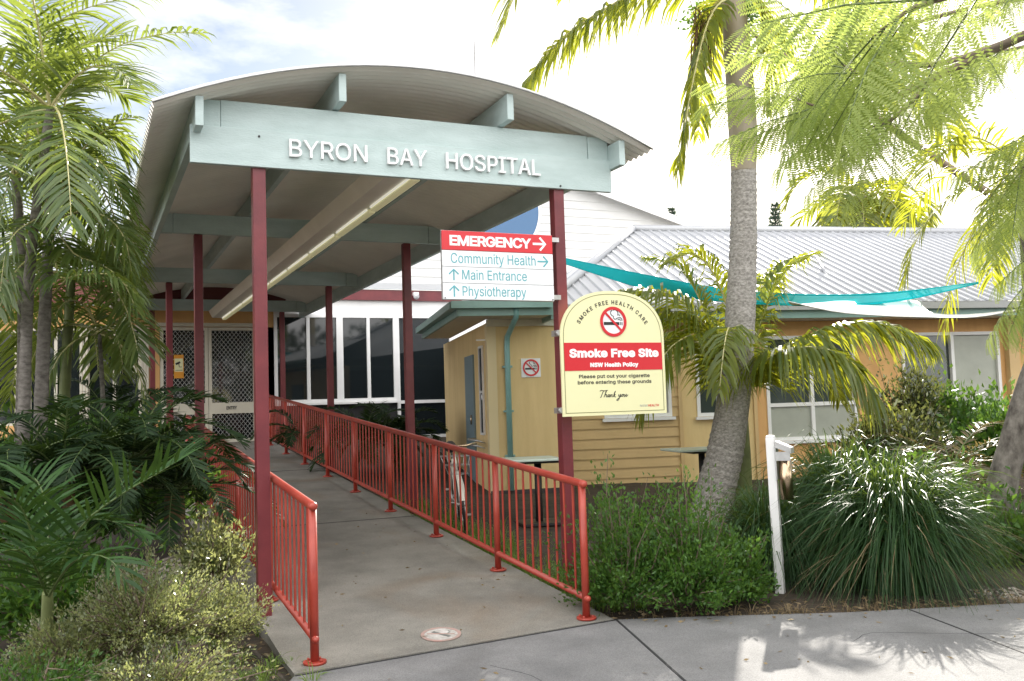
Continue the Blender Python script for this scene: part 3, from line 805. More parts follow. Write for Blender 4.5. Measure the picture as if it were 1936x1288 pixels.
# dome camera
t = thing('security_camera', (7.09, 21.2, 4.3), 'white dome security camera on the maroon band', 'camera')
mb = MB(); mb.box(7.03, 7.15, 21.12, 21.237, 4.30, 4.37); obj('mount', mb, M_white, t)
mb = MB(); mb.ball((7.09, 21.14, 4.27), .075, 12); obj('dome', mb, mat('smoked_dome', (.5, .5, .52), .1), t)
# mast
mb = MB(); mb.tube([at(899, 175, 25), at(893, -60, 25)], .014, 6); tag(obj('antenna_mast', mb, M_galv), 'thin antenna mast rising behind the canopy roof', 'antenna')

# ------------------------------------------------------------------ yellow store block and wing (turned 12 degrees)
TA = math.radians(12); CO = np.array([5.392, 12.841, 0.0])


def WB(a, b, z): return (CO[0] + a * math.cos(TA) + b * math.sin(TA), CO[1] - a * math.sin(TA) + b * math.cos(TA), z)


sb = thing('store_block', WB(.5, 1.5, .33), 'small yellow rendered block with green fascia beside the ramp', 'building')
mb = MB(); wall_open(mb, WB, 0, 1.10, .2, 2.86, 0, .2, []); mb.box(0, .2, .2, 4.6, .2, 2.86, lambda a, b, z: WB(a, b, z)); obj('wall', mb, M_yellow, sb)
mb = MB(); mb.box(-.02, .12, -.018, .0, .25, 2.84, WB); mb.box(-.018, .0, 0, .14, .25, 2.84, WB); obj('corner_trim', mb, mat('pale_corner_render', (.66, .55, .33), .7), sb)
mb = MB(); mb.box(-.02, 1.12, -.03, -.003, .2, .40, WB); obj('plinth', mb, mat('dark_plinth', (.06, .05, .05), .8), sb)
mb = MB(); mb.box(-.03, -.002, 1.20, 2.0, .36, 2.46, WB); dr = obj('door', mb, M_doorgrey, sb)
mb = MB(); mb.tube([WB(-.06, 1.3, 1.35), WB(-.06, 1.3, 1.5)], .012, 6); obj('handle', mb, M_steel, dr)
mb = MB(); frame(mb, lambda u, d, v: WB(d, u, v), .38, .68, 1.2, 2.55, -.03, -.002, .035, trans=(1.85,)); wf = obj('window', mb, M_white, sb)
mb = MB(); mb.box(-.018, -.008, .41, .65, 1.23, 2.52, WB); obj('pane', mb, M_glass, wf)
mb = MB()
for z in (1.05, 1.13): mb.tube([WB(-.05, .2, z - .04), WB(-.16, .2, z), WB(-.22, .6, z), WB(-.16, 1.05, z), WB(-.04, 1.05, z)], .014, 6)
obj('grab_rail', mb, M_galv, sb)
mb = MB(); mb.box(-.16, -.02, .08, .085, 2.6, 2.62, WB); obj('lamp_arm', mb, M_white, sb)
# hip roof: eaves at z 3.04, a -0.52..0.82
e0, e1, fr = -.52, .84, -.62
mb = MB()
n = 26
def hip(a, b):
    return 3.10 + .40 * min(a - e0, b - fr) if True else 0
def rib_roof(mb, T, quad, ribs_u, rib=.03, w=.06):
    """quad: 4 corner points (eave0, eave1, top1, top0); ribs run from eave to top at parameters ribs_u"""
    q = [np.array(p) for p in quad]; nrm = np.cross(q[1] - q[0], q[3] - q[0]); nrm /= np.linalg.norm(nrm)
    if nrm[2] < 0: nrm = -nrm
    mb.hexa([q[0] - nrm * .03, q[1] - nrm * .03, q[2] - nrm * .03, q[3] - nrm * .03, q[0], q[1], q[2], q[3]])
for A_, B2 in ((((e0, fr), (e1, fr)), ((e1, 1.2), (1.3, 1.2))),): pass
q = [WB(e0, fr, 3.10), WB(e1 + .1, fr, 3.10), WB(e1 + .1, 1.3, 3.86), WB(1.35, 1.3, 3.86)]
q2 = [WB(e0, fr, 3.10), WB(1.35, 1.3, 3.86), WB(1.35, 4.4, 3.86), WB(e0, 4.4, 3.10)]
q = [WB(e0, fr, 3.10), WB(.84, fr, 3.10), WB(.84, .80, 3.66), WB(.84, .80, 3.66)]
mb.add([WB(e0, fr, 3.10), WB(.84, fr, 3.10), WB(.84, .78, 3.66)], [(0, 1, 2)])
mb.add([WB(e0, fr, 3.10), WB(.84, .78, 3.66), WB(.84, 4.4, 3.66), WB(e0, 4.4, 3.10)], [(0, 1, 2, 3)])
mb.add([WB(.84, fr, 3.10), WB(.84, .78, 3.66), WB(.84, 4.4, 3.66), WB(.84, 4.4, 3.1)], [(0, 1, 2, 3)])
for a in np.arange(e0 + .2, .84, .19):
    zt = 3.10 + (a - e0) * .4118
    mb.tube([WB(a, fr, 3.112), WB(a, fr + (a - e0) * 1.03, zt + .012)], .022, 5)
obj('roof', mb, M_wingroof, sb)
mb = MB(); mb.box(e0, .84, fr - .02, fr + .02, 2.90, 3.085, WB); mb.box(e0 - .02, e0 + .02, fr, 3.6, 2.90, 3.085, WB); mb.box(.82, .86, fr + .02, -.02, 2.84, 3.085, WB); obj('fascia', mb, M_green, sb)
mb = MB(); mb.box(e0 - .12, .80, fr - .13, fr - .023, 3.0, 3.10, WB); mb.box(e0 - .13, e0 - .023, fr - .023, 3.6, 3.0, 3.10, WB); obj('gutter', mb, M_green, sb)
mb = MB(); mb.box(e0 + .021, .815, fr + .021, -.021, 2.905, 2.925, WB); mb.box(e0 + .021, -.021, -.021, 3.6, 2.905, 2.925, WB); obj('soffit', mb, M_cream, sb)
mb = MB(); mb.box(-.019, 1.1, -.045, -.004, 2.80, 2.90, WB); obj('frieze', mb, M_cream, sb)
# downpipe
dp = thing('downpipe', WB(.27, -.06, .4), 'teal round downpipe on the yellow wall', 'pipe')
mb = MB(); mb.tube([WB(.30, fr - .03, 3.0), WB(.30, fr, 2.88), WB(.29, -.30, 2.74), WB(.28, -.075, 2.64), WB(.27, -.075, 2.5), WB(.27, -.075, .40)], .042, 10); obj('pipe', mb, M_pipe, dp)
for z in (2.2, 1.55, .9):
    mb = MB(); mb.box(.20, .34, -.09, -.004, z - .015, z + .015, WB); obj('clip', mb, M_pipe, dp)
# small square sign on the yellow wall
sg = thing('no_smoking_sign', WB(.635, -.02, 2.05), 'small square white no smoking sign on the yellow wall', 'sign')
mb = MB(); mb.box(.49, .782, -.016, -.003, 2.04, 2.318, WB); obj('plate', mb, M_signwhite, sg)
no_smoking(sg, WB, .636, 2.18, .125, -.016, False)

wing = thing('hospital_wing', WB(5, 1, .3), 'long yellow and orange wing with a pale ribbed metal roof', 'building')
WD = .5; RE = 15.0
wopen = [(1.9, 3.02, 1.38, 2.62), (3.45, 3.86, 1.36, 2.66), (4.66, 6.28, .92, 2.62), (7.15, 9.05, 1.0, 2.64)]
mb = MB(); wall_open(mb, WB, 3.15, 4.45, .1, 2.86, WD, WD + .2, wopen); obj('yellow_wall', mb, M_yellow, wing)
mb = MB(); wall_open(mb, WB, 4.45, RE, .1, 2.86, WD, WD + .2, wopen); obj('orange_wall', mb, M_orange, wing)
mb = MB(); wall_open(mb, WB, 1.12, 3.15, .1, 2.86, WD + .052, WD + .2, wopen)
mb2 = MB(); boards(mb2, WB, 1.12, 3.13, .14, 1.38, WD, .155); boards(mb2, WB, 1.12, 1.9, 1.38, 2.86, WD, .155); boards(mb2, WB, 3.02, 3.13, 1.38, 2.86, WD, .155); boards(mb2, WB, 1.9, 3.02, 2.62, 2.86, WD, .12)
obj('boarding_backing', mb, M_tan, wing); obj('weatherboards', mb2, M_tan, wing)
for a, b, c in ((3.13, 3.19, .04), (4.42, 4.48, .03), (9.15, 9.35, .12)):
    mb = MB(); mb.box(a, b, WD - c, WD - .003, .2, 2.84, WB); obj('cover_strip', mb, M_tan, wing)
mb = MB(); mb.box(1.12, RE, WD + .6, WD + .7, .1, 2.9, WB); mb.box(1.12, RE, WD + .2, WD + .6, .1, .3, WB); obj('interior', mb, M_dark, wing)
for k, (a, b, c, d) in enumerate(wopen):
    mb = MB(); mulls = {0: ((a + b) / 2,), 1: (), 2: ((a + b) / 2,), 3: (7.15 + .98,)}[k]; tr = {0: (), 1: (), 2: (1.50,), 3: (1.42,)}[k]
    frame(mb, WB, a, b, c, d, WD - .02, WD + .09, .055, mull=mulls, trans=tr, mw=.06); wf = obj('window', mb, M_white, wing)
    mb = MB(); mb.box(a + .04, b - .04, WD + .05, WD + .06, c + .04, d - .04, WB); obj('pane', mb, mat('tinted_glass', (.05, .065, .06), .08, spec=.6) if k else M_glass, wf)
    if k == 2:
        mb = MB(); mb.box(a + .05, b - .05, WD + .02, WD + .045, c + .05, 1.47, WB); obj('white_panel', mb, M_blind, wf)
    if k == 3:
        mb = MB(); mb.box(8.17, b - .06, WD + .032, WD + .048, c + .06, d - .06, WB); obj('blind', mb, M_blind, wf)
    mb = MB(); mb.box(a - .04, b + .04, WD - .07, WD - .022, c - .05, c - .004, WB); obj('sill', mb, M_white, wf)
mb = MB(); mb.box(1.0, RE, -.10, -.06, 2.86, 3.06, WB); obj('fascia', mb, M_green, wing)
mb = MB(); mb.box(1.0, RE, -.20, -.103, 2.98, 3.09, WB); obj('gutter', mb, mat('grey_gutter', (.30, .31, .31), .4), wing)
mb = MB(); mb.box(1.0, RE, -.058, WD + .2, 2.865, 2.885, WB); obj('soffit', mb, M_cream, wing)
# ribbed roof
EV, RD, ZE, ZR = -.16, 4.5, 3.10, 5.12; HA, HB = .85, 3.95      # eave line, ridge line, heights, hip foot and head
mb = MB()
mb.add([WB(HA, EV, ZE), WB(RE, EV, ZE), WB(RE, RD, ZR), WB(HB, RD, ZR)], [(0, 1, 2, 3)])
mb.add([WB(HA, EV, ZE), WB(HB, RD, ZR), WB(HA, 9.2, ZE)], [(0, 1, 2)])
mb.add([WB(HB, RD, ZR), WB(RE, RD, ZR), WB(RE, 9.2, ZE), WB(HA, 9.2, ZE)], [(0, 1, 2, 3)])
sr = (ZR - ZE) / (RD - EV)
a = HA + .12
while a < RE:
    top = min(RD, EV + (a - HA) * (RD - EV) / (HB - HA)); zt = ZE + (top - EV) * sr
    w0, w1, hh = .034, .018, .028
    P = []
    for b, z in ((EV - .01, ZE), (top, zt)):
        P.append([WB(a - w0, b, z + .001), WB(a - w1, b, z + hh), WB(a + w1, b, z + hh), WB(a + w0, b, z + .001)])
    mb.add(P[0] + P[1], [(0, 1, 5, 4), (1, 2, 6, 5), (2, 3, 7, 6), (0, 3, 2, 1)])
    a += .195
obj('ribbed_roof', mb, M_wingroof, wing)
mb = MB(); mb.tube([WB(HA, EV, ZE + .03), WB(HB, RD, ZR + .03)], .075, 6); mb.tube([WB(HB, RD, ZR + .03), WB(RE, RD, ZR + .03)], .085, 6); obj('ridge_capping', mb, M_wingroof, wing)
mb = MB(); mb.box(1.1, RE, 8.6, 8.8, .1, 3.0, WB); obj('rear_wall', mb, M_yellow, wing)
mb = MB(); mb.tube([at(1546, 490, 17.2), at(1574, 541, 16.4)], .03, 6); obj('roof_flashing', mb, M_galv, wing)

# ------------------------------------------------------------------ shade sails
def sail(name, top, bot, m, label, sag=.0, n=20):
    top = [np.array(at(*p)) for p in top]; bot = [np.array(at(*p)) for p in bot]
    def crv(P, t):
        k = t * (len(P) - 1); i = min(int(k), len(P) - 2); f = k - i
        p0, p1, p2, p3 = P[max(i - 1, 0)], P[i], P[i + 1], P[min(i + 2, len(P) - 1)]
        return .5 * (2 * p1 + (p2 - p0) * f + (2 * p0 - 5 * p1 + 4 * p2 - p3) * f * f + (3 * p1 - p0 - 3 * p2 + p3) * f ** 3)
    vs = []; nv = 7
    for i in range(n + 1):
        a, b = crv(top, i / n), crv(bot, i / n)
        for j in range(nv):
            k = j / (nv - 1); p = a * (1 - k) + b * k; p = p + np.array([0, 0, -sag * 4 * k * (1 - k)]); vs.append(p)
    mb = MB(); mb.add(vs, [(i * nv + j, i * nv + j + 1, (i + 1) * nv + j + 1, (i + 1) * nv + j) for i in range(n) for j in range(nv - 1)], 0, True)
    r = thing(name, vs[0], label, 'shade sail'); o = obj('cloth', mb, m, r); s_ = o.modifiers.new('thickness', 'SOLIDIFY'); s_.thickness = .004
    mb = MB(); mb.tube([vs[i * nv] for i in range(n + 1)], .008, 5); mb.tube([vs[i * nv + nv - 1] for i in range(n + 1)], .008, 5); obj('edge_cable', mb, M_sail if m is M_sail else M_galv, r)
    return r


sail('shade_sail', [(1060, 487, 13.0), (1240, 524, 12.9), (1390, 549, 12.8), (1560, 558, 12.7), (1700, 552, 12.7), (1850, 534, 12.7)],
     [(1060, 496, 12.4), (1240, 552, 12.3), (1390, 572, 12.3), (1560, 578, 12.2), (1700, 569, 12.3), (1850, 536, 12.4)], M_sail, 'sagging turquoise shade sail stretched in front of the metal roof')
sail('shade_sail', [(1500, 575, 12.4), (1640, 562, 12.6), (1730, 566, 12.8), (1745, 580, 12.6), (1770, 594, 12.2), (1850, 594, 12.0), (1980, 578, 11.8)],
     [(1490, 570, 11.6), (1580, 590, 11.7), (1680, 598, 11.7), (1745, 600, 11.7), (1800, 601, 11.7), (1860, 598, 11.7), (1985, 576, 11.6)], M_sailw, 'white shade sail with a curved edge above the orange wall', .02)

# ------------------------------------------------------------------ tables, bin, bicycle
def table(u, v, d, w, label, grp):
    c = at(u, v, d); r = thing('garden_table', (c[0], c[1], c[2] - .75), label, 'table', grp)
    T = lambda a, b, z: (c[0] + a * math.cos(TA) + b * math.sin(TA), c[1] - a * math.sin(TA) + b * math.cos(TA), z)
    mb = MB(); mb.box(-w / 2, w / 2, -.35, .35, c[2] - .03, c[2], T); bevel(obj('tabletop', mb, M_table, r), .008)
    mb = MB(); mb.tube([T(.12, 0, c[2] - .03), T(.12, 0, c[2] - .80)], .045, 10); obj('leg', mb, M_black, r)
    mb = MB(); mb.box(-.14, .38, -.26, .26, c[2] - .80, c[2] - .77, T); obj('base', mb, M_black, r)
    mb = MB(); mb.box(-.10, .34, -.25, .25, c[2] - .06, c[2] - .031, T); obj('top_bracket', mb, M_black, r)


table(998, 866, 11.6, .74, 'pale green garden table against the small yellow block', 'garden tables')
table(1310, 848, 12.6, .66, 'pale garden table behind the tall palm trunk', 'garden tables')

p = at(1474, 1090, 8.0); bx, by = p[0], p[1]; ba = math.radians(52)
bn = thing('cigarette_bin', (bx, by, 0), 'stainless steel cigarette bin on a leaning white timber post', 'bin')
def TBn(a, b, z):
    return (bx + a * math.cos(ba) + b * math.sin(ba) - .018 * z, by - a * math.sin(ba) + b * math.cos(ba), z)
mb = MB(); mb.box(-.036, .036, -.036, .036, -.1, 1.285, TBn); mb.hexa([TBn(-.036, -.036, 1.285), TBn(.036, -.036, 1.285), TBn(.036, .036, 1.285), TBn(-.036, .036, 1.285), TBn(-.03, -.03, 1.302), TBn(.03, -.03, 1.302), TBn(.03, .03, 1.302), TBn(-.03, .03, 1.302)]); bevel(obj('post', mb, M_white, bn), .006)
TH = lambda a, d, v: TBn(d, a, v)
hx0 = .037
mb = MB(); mb.box(hx0, hx0 + .012, -.055, .055, .93, 1.22, TBn); obj('back_plate', mb, M_galv, bn)
mb = MB(); mb.tube([TBn(hx0 + .072, 0, .765), TBn(hx0 + .072, 0, 1.105)], .054, 20); obj('cylinder', mb, M_steel, bn)
mb = MB(); mb.hexa([TBn(hx0 + .012, -.062, 1.20), TBn(hx0 + .14, -.062, 1.150), TBn(hx0 + .14, .062, 1.150), TBn(hx0 + .012, .062, 1.20), TBn(hx0 + .012, -.062, 1.255), TBn(hx0 + .14, -.062, 1.20), TBn(hx0 + .14, .062, 1.20), TBn(hx0 + .012, .062, 1.255)])
mb.box(hx0 + .012, hx0 + .13, -.062, -.056, 1.09, 1.165, TBn)
obj('hood', mb, M_galv, bn)
mb = MB(); mb.tube([TBn(hx0 + .072, 0, 1.106), TBn(hx0 + .072, 0, 1.118)], .044, 16); obj('stubbing_plate', mb, M_black, bn)


def bicycle():
    o = np.array([3.95, 10.25, 0.0]); gz0 = gz(3.9, 10.4); f = np.array([-.30, -.954, 0]); s = np.array([.954, -.30, 0]); le = .10
    r = thing('bicycle', (o[0], o[1] + .5, gz0), 'old pale bicycle leaning behind the red handrail', 'bicycle')
    def B(a, l, z): return o + f * a + s * (l - le * z) + np.array([0, 0, gz0 + z])
    for a in (0.0, -1.05):
        mb = MB(); mb.tube([B(a + .335 * math.cos(t), 0, .34 + .335 * math.sin(t)) for t in np.linspace(0, 2 * PI, 33)], .017, 8, caps=False); w = obj('wheel', mb, M_black, r)
        mb = MB(); mb.tube([B(a + .315 * math.cos(t), 0, .34 + .315 * math.sin(t)) for t in np.linspace(0, 2 * PI, 33)], .010, 6, caps=False); obj('rim', mb, M_galv, w)
        mb = MB()
        for k in range(18):
            t = k * 2 * PI / 18; mb.tube([B(a, .02 * (-1) ** k, .34), B(a + .31 * math.cos(t), 0, .34 + .31 * math.sin(t))], .0016, 4, caps=False)
        mb.tube([B(a, -.05, .34), B(a, .05, .34)], .022, 8); obj('spokes', mb, M_galv, w)
        mb = MB()
        for t in np.linspace(.3, 2.7, 14): pass
        tt = np.linspace(.2, 2.6, 14); vs = []
        for t in tt:
            for l in (-.028, .028): vs.append(B(a + .375 * math.cos(t), l, .34 + .375 * math.sin(t)))
        mb.add(vs, [(2 * i, 2 * i + 1, 2 * i + 3, 2 * i + 2) for i in range(13)], 0, True); obj('mudguard', mb, mat('bike_cream', (.62, .60, .54), .3), r)
    fp = mat('bike_cream', (.62, .60, .54), .3)
    mb = MB(); hd = B(-.14, 0, .80); bb = B(-.62, 0, .30); st = B(-.76, 0, .82)
    mb.tube([B(-.12, 0, .72), B(-.17, 0, .90)], .019, 8); mb.tube([hd, bb], .017, 8); mb.tube([st, bb], .016, 8); mb.tube([B(-.15, 0, .84), B(-.74, 0, .74)], .015, 8)
    for l in (-.06, .06): mb.tube([B(-.62, l * .4, .30), B(-1.05, l, .34)], .010, 6); mb.tube([B(-.75, l * .3, .78), B(-1.05, l, .34)], .008, 6)
    obj('frame', mb, fp, r)
    mb = MB()
    for l in (-.055, .055): mb.tube([B(-.12, l * .5, .72), B(-.06, l, .55), B(0, l, .34)], .010, 6)
    obj('fork', mb, fp, r)
    mb = MB(); mb.tube([B(-.17, 0, .90), B(-.18, 0, 1.0)], .012, 8); mb.tube([B(-.36, -.30, 1.02), B(-.26, -.28, 1.03), B(-.16, -.15, 1.0), B(-.15, 0, 1.0), B(-.16, .15, 1.0), B(-.26, .28, 1.03), B(-.36, .30, 1.02)], .011, 8); obj('handlebar', mb, M_steel, r)
    mb = MB(); mb.tube([B(-.76, 0, .80), B(-.79, 0, .93)], .013, 8); mb.tube([B(-.64, 0, .955), B(-.74, 0, .96), B(-.88, 0, .965), B(-.92, 0, .96)], [.022, .04, .075, .05], 10); obj('saddle', mb, M_black, r)
    mb = MB(); mb.tube([B(-.62, -.09, .30), B(-.62, .09, .30)], .012, 8)
    mb.tube([B(-.62, .07, .30), B(-.55, .07, .15)], .008, 6); mb.tube([B(-.62, -.07, .30), B(-.69, -.07, .45)], .008, 6); mb.box(-.02, .02, -.02, .02, 0, .02, lambda a, b, z: B(-.55 + a, .11 + b * 2, .15 + z)); mb.box(-.02, .02, -.02, .02, 0, .02, lambda a, b, z: B(-.69 + a, -.11 + b * 2, .45 + z)); obj('cranks', mb, M_galv, r)
    # wire basket
    mb = MB()
    for z, w in ((.70, .11), (.80, .14), (.90, .17)): mb.tube([B(.02, -w, z), B(.24, -w, z), B(.24, w, z), B(.02, w, z), B(.02, -w, z)], .004, 5)
    for k in range(6):
        t = -1 + k * .4; mb.tube([B(.24, .11 * t, .70), B(.24, .17 * t, .90)], .003, 4); mb.tube([B(.02, .11 * t, .70), B(.02, .17 * t, .90)], .003, 4)
    obj('basket', mb, M_galv, r)


bicycle()


# ------------------------------------------------------------------ vegetation
class LV:
    """numpy leaf accumulator with a per-vertex 'rnd' attribute"""
    def __init__(s): s.v = []; s.f = []; s.r = []; s.m = []; s.n = 0

    def add(s, v, f, r, m=0):
        s.v.append(v); s.r.append(np.broadcast_to(r, (len(v),)).astype(float)); s.f.append((np.asarray(f) + s.n, m)); s.n += len(v)

    def build(s, name, mats, parent=None, label=None, origin=None):
        off = root_off(parent) + (np.array(origin, float) if origin is not None else 0)
        v = np.concatenate(s.v) - off; me = bpy.data.meshes.new(name)
        tot = sum(len(f) for f, m in s.f); lt = np.concatenate([np.full(len(f), f.shape[1]) for f, m in s.f])
        ls = np.concatenate([[0], np.cumsum(lt)[:-1]]); lv = np.concatenate([f.ravel() for f, m in s.f]); mi = np.concatenate([np.full(len(f), m) for f, m in s.f])
        me.vertices.add(len(v)); me.vertices.foreach_set('co', v.ravel()); me.loops.add(len(lv)); me.loops.foreach_set('vertex_index', lv.astype(np.int32))
        me.polygons.add(tot); me.polygons.foreach_set('loop_start', ls.astype(np.int32)); me.polygons.foreach_set('loop_total', lt.astype(np.int32)); me.polygons.foreach_set('material_index', mi.astype(np.int32))
        a = me.attributes.new('rnd', 'FLOAT', 'POINT'); a.data.foreach_set('value', np.concatenate(s.r)); me.update(calc_edges=True)
        o = link(name, me, mats, parent)
        if origin is not None: o.location = origin
        if label: o['label'] = label
        return o

    def tube(s, pts, r, n=6, m=0, rv=.5):
        mb = MB(); mb.tube(pts, r, n, caps=False); s.add(np.array(mb.v), np.array(mb.f), rv, m)


def unit(a): return a / (np.linalg.norm(a, axis=-1, keepdims=True) + 1e-9)


def catmull(P, n):
    P = [np.array(p, float) for p in P]; out = []
    for k in np.linspace(0, len(P) - 1 - 1e-6, n):
        i = int(k); f = k - i; p0, p1, p2, p3 = P[max(i - 1, 0)], P[i], P[i + 1], P[min(i + 2, len(P) - 1)]
        out.append(.5 * (2 * p1 + (p2 - p0) * f + (2 * p0 - 5 * p1 + 4 * p2 - p3) * f * f + (3 * p1 - p0 - 3 * p2 + p3) * f ** 3))
    return np.array(out)


def frond(path, nl=46, L=.5, W=.035, droop=.6, lift=.25, rr=.014, start=.14, lv=None, rnd=(.0, 1.0), fwd=(35, 65), rag=.0):
    """pinnate frond along path; material 0 = leaflet, 1 = rachis"""
    lv = lv or LV(); P = catmull(path, 26) if len(path) < 20 else np.array(path)
    n = len(P); seg = np.linalg.norm(np.diff(P, axis=0), axis=1); cum = np.concatenate([[0], np.cumsum(seg)]); cum /= cum[-1]
    lv.tube(P[::2] if n > 20 else P, list(np.linspace(rr, rr * .2, len(P[::2]) if n > 20 else n)), 5, 1)
    t = np.repeat(np.linspace(start, .995, nl), 2); side = np.tile([1., -1.], nl); t = np.clip(t + RNG.normal(0, .25 / nl, len(t)), 0, 1)
    if rag > 0:
        keep = RNG.random(len(t)) > rag; t, side = t[keep], side[keep]
    B = np.stack([np.interp(t, cum, P[:, k]) for k in range(3)], 1); e = .02
    T = unit(np.stack([np.interp(np.clip(t + e, 0, 1), cum, P[:, k]) - np.interp(np.clip(t - e, 0, 1), cum, P[:, k]) for k in range(3)], 1))
    Z = np.array([0, 0, 1.0]); S = unit(np.cross(T, Z) + 1e-6); N = np.cross(S, T)
    ang = np.radians(fwd[1] + (fwd[0] - fwd[1]) * t ** 1.3 + RNG.normal(0, 4, len(t)))[:, None]
    d0 = unit(S * side[:, None] * np.sin(ang) + T * np.cos(ang) + N * (lift + RNG.normal(0, .10, len(t)))[:, None])
    ln = (L * (.45 + .55 * np.sin(PI * np.clip(.12 + .80 * t, 0, 1)) ** .8) * np.where(t > .9, 1 - (t - .9) * 4.5, 1) * RNG.uniform(.85, 1.1, len(t)))[:, None]
    dr = (droop * RNG.uniform(.7, 1.3, len(t)))[:, None]
    d1 = unit(d0 - Z * dr * .5); d2 = unit(d0 - Z * dr * 1.25); 
    p1 = B + d0 * ln * .32; p2 = p1 + d1 * ln * .36; p3 = p2 + d2 * ln * .34
    wv = unit(T - d0 * np.sum(T * d0, 1, keepdims=True) + N * RNG.normal(0, .25, (len(t), 1))) * W / 2
    V = np.stack([B - wv * .5, B + wv * .5, p1 - wv, p1 + wv, p2 - wv * .75, p2 + wv * .75, p3], 1); k = len(t)
    o = np.arange(k)[:, None] * 7
    rv = np.repeat(np.clip(RNG.normal((rnd[0] + rnd[1]) / 2, (rnd[1] - rnd[0]) / 3.2, k), 0, 1), 7)
    lv.add(V.reshape(-1, 3), o + np.array([[0, 1, 3, 2]]), rv, 0); b = lv.n - k * 7
    lv.f.append((o + np.array([[2, 3, 5, 4]]) + b, 0)); lv.f.append((o + np.array([[4, 5, 6]]) + b, 0))
    return lv


def arc_path(base, az, el, length, grav=1.0, n=10, twist=0.0):
    p = np.array(base, float); d = np.array([math.cos(az) * math.cos(el), math.sin(az) * math.cos(el), math.sin(el)]); out = [p.copy()]
    for i in range(n):
        d = unit(d - np.array([0, 0, 1.0]) * grav * (.10 + .26 * i / n)); p = p + d * length / n; out.append(p.copy())
    return out


def trunk_mesh(path, radii, n=16, rings=0.0, k=60):
    P = catmull(path, k); rs = np.interp(np.linspace(0, 1, k), np.linspace(0, 1, len(radii)), radii)
    if rings:
        s = np.concatenate([[0], np.cumsum(np.linalg.norm(np.diff(P, axis=0), axis=1))]); rs = rs * (1 + .04 * (np.mod(s / rings + .3 * np.sin(s * 5), 1.0) < .22)) + RNG.normal(0, .0012, k)
    return MB().tube(P, list(rs), n)


# --- tall palm in front of the wing
M_ringbark = mat('ringed_palm_bark', (0.15, 0.14, 0.125), 0.9, scale=26, bump=0.8, bscale=70, stretch=(1, 1, 1.7), col2=(0.43, 0.41, 0.385), detail=10)
tp = thing('palm_tree', at(1345, 975, 11.5), 'tall ringed grey palm with drooping crown, standing between sign and cigarette bin', 'palm tree')
pts = [at(*q, 11.5) for q in ((1338, 1000), (1352, 930), (1372, 850), (1393, 700), (1404, 500), (1406, 400), (1406, 320))]
obj('trunk', trunk_mesh(pts, [.27, .235, .215, .19, .165, .155, .15], 20, .085, 150), M_ringbark, tp)
obj('crownshaft', trunk_mesh([at(*q, 11.5) for q in ((1406, 325), (1404, 240), (1396, 120), (1388, 20), (1384, -70))], [.150, .172, .165, .145, .12], 20), M_shaft, tp)
hub = at(1386, -30, 11.5)
tall = [
    ([(1386, -20, 11.5), (1250, -30, 11.2), (1130, 25, 10.9), (1040, 95, 10.7), (970, 190, 10.6)], .85, 76, 1.9),
    ([(1386, -40, 11.5), (1220, -160, 11.0), (1060, -120, 10.6), (990, -40, 10.4), (950, 50, 10.3)], .75, 60, .7),
    ([(1386, -10, 11.5), (1350, 20, 11.2), (1325, 90, 11.1), (1300, 210, 11.0), (1280, 335, 11.0)], .52, 64, 1.2),
    ([(1386, -10, 11.5), (1350, 10, 11.9), (1338, 70, 12.1), (1330, 150, 12.2), (1320, 260, 12.3)], .45, 40, 1.2),
    ([(1386, -10, 11.5), (1440, 10, 11.4), (1460, 70, 11.4), (1455, 150, 11.4), (1450, 200, 11.4)], .5, 44, 1.2),
    ([(1386, -30, 11.5), (1500, -90, 11.8), (1620, 0, 12.0), (1750, 170, 12.2), (1810, 280, 12.3)], .8, 56, .9),
    ([(1386, -30, 11.5), (1480, -100, 12.4), (1560, -40, 13.0), (1640, 80, 13.4), (1680, 200, 13.6)], .7, 46, .9),
    ([(1386, -50, 11.5), (1300, -180, 12.2), (1200, -190, 12.8), (1120, -100, 13.2), (1070, -10, 13.4)], .7, 46, .8),
    ([(1386, -50, 11.5), (1400, -220, 10.9), (1420, -280, 10.0), (1440, -260, 9.2), (1450, -200, 8.6)], .7, 46, .7),
    ([(1386, -50, 11.5), (1480, -230, 11.4), (1600, -280, 11.2), (1720, -220, 11.0), (1800, -120, 10.8)], .75, 50, .8),
]
for q, L, nl, dr in tall: frond([at(*x) for x in q], nl + 10, L, .05, dr, -.05 if dr > 1 else .15, .022, .12, rag=.06).build('frond', [L_palm, M_rachis], tp)
lv = LV()
for i in range(60):
    a = RNG.uniform(0, 2 * PI); b0 = at(1330, 30, 11.4) + RNG.normal(0, .07, 3); ln = RNG.uniform(.25, .75)
    lv.tube([b0, b0 + np.array([math.cos(a) * .07, math.sin(a) * .07, -ln * .5]), b0 + np.array([math.cos(a) * .1, math.sin(a) * .1, -ln])], .006, 4)
lv.build('flower_stalks', [M_fibre], tp)

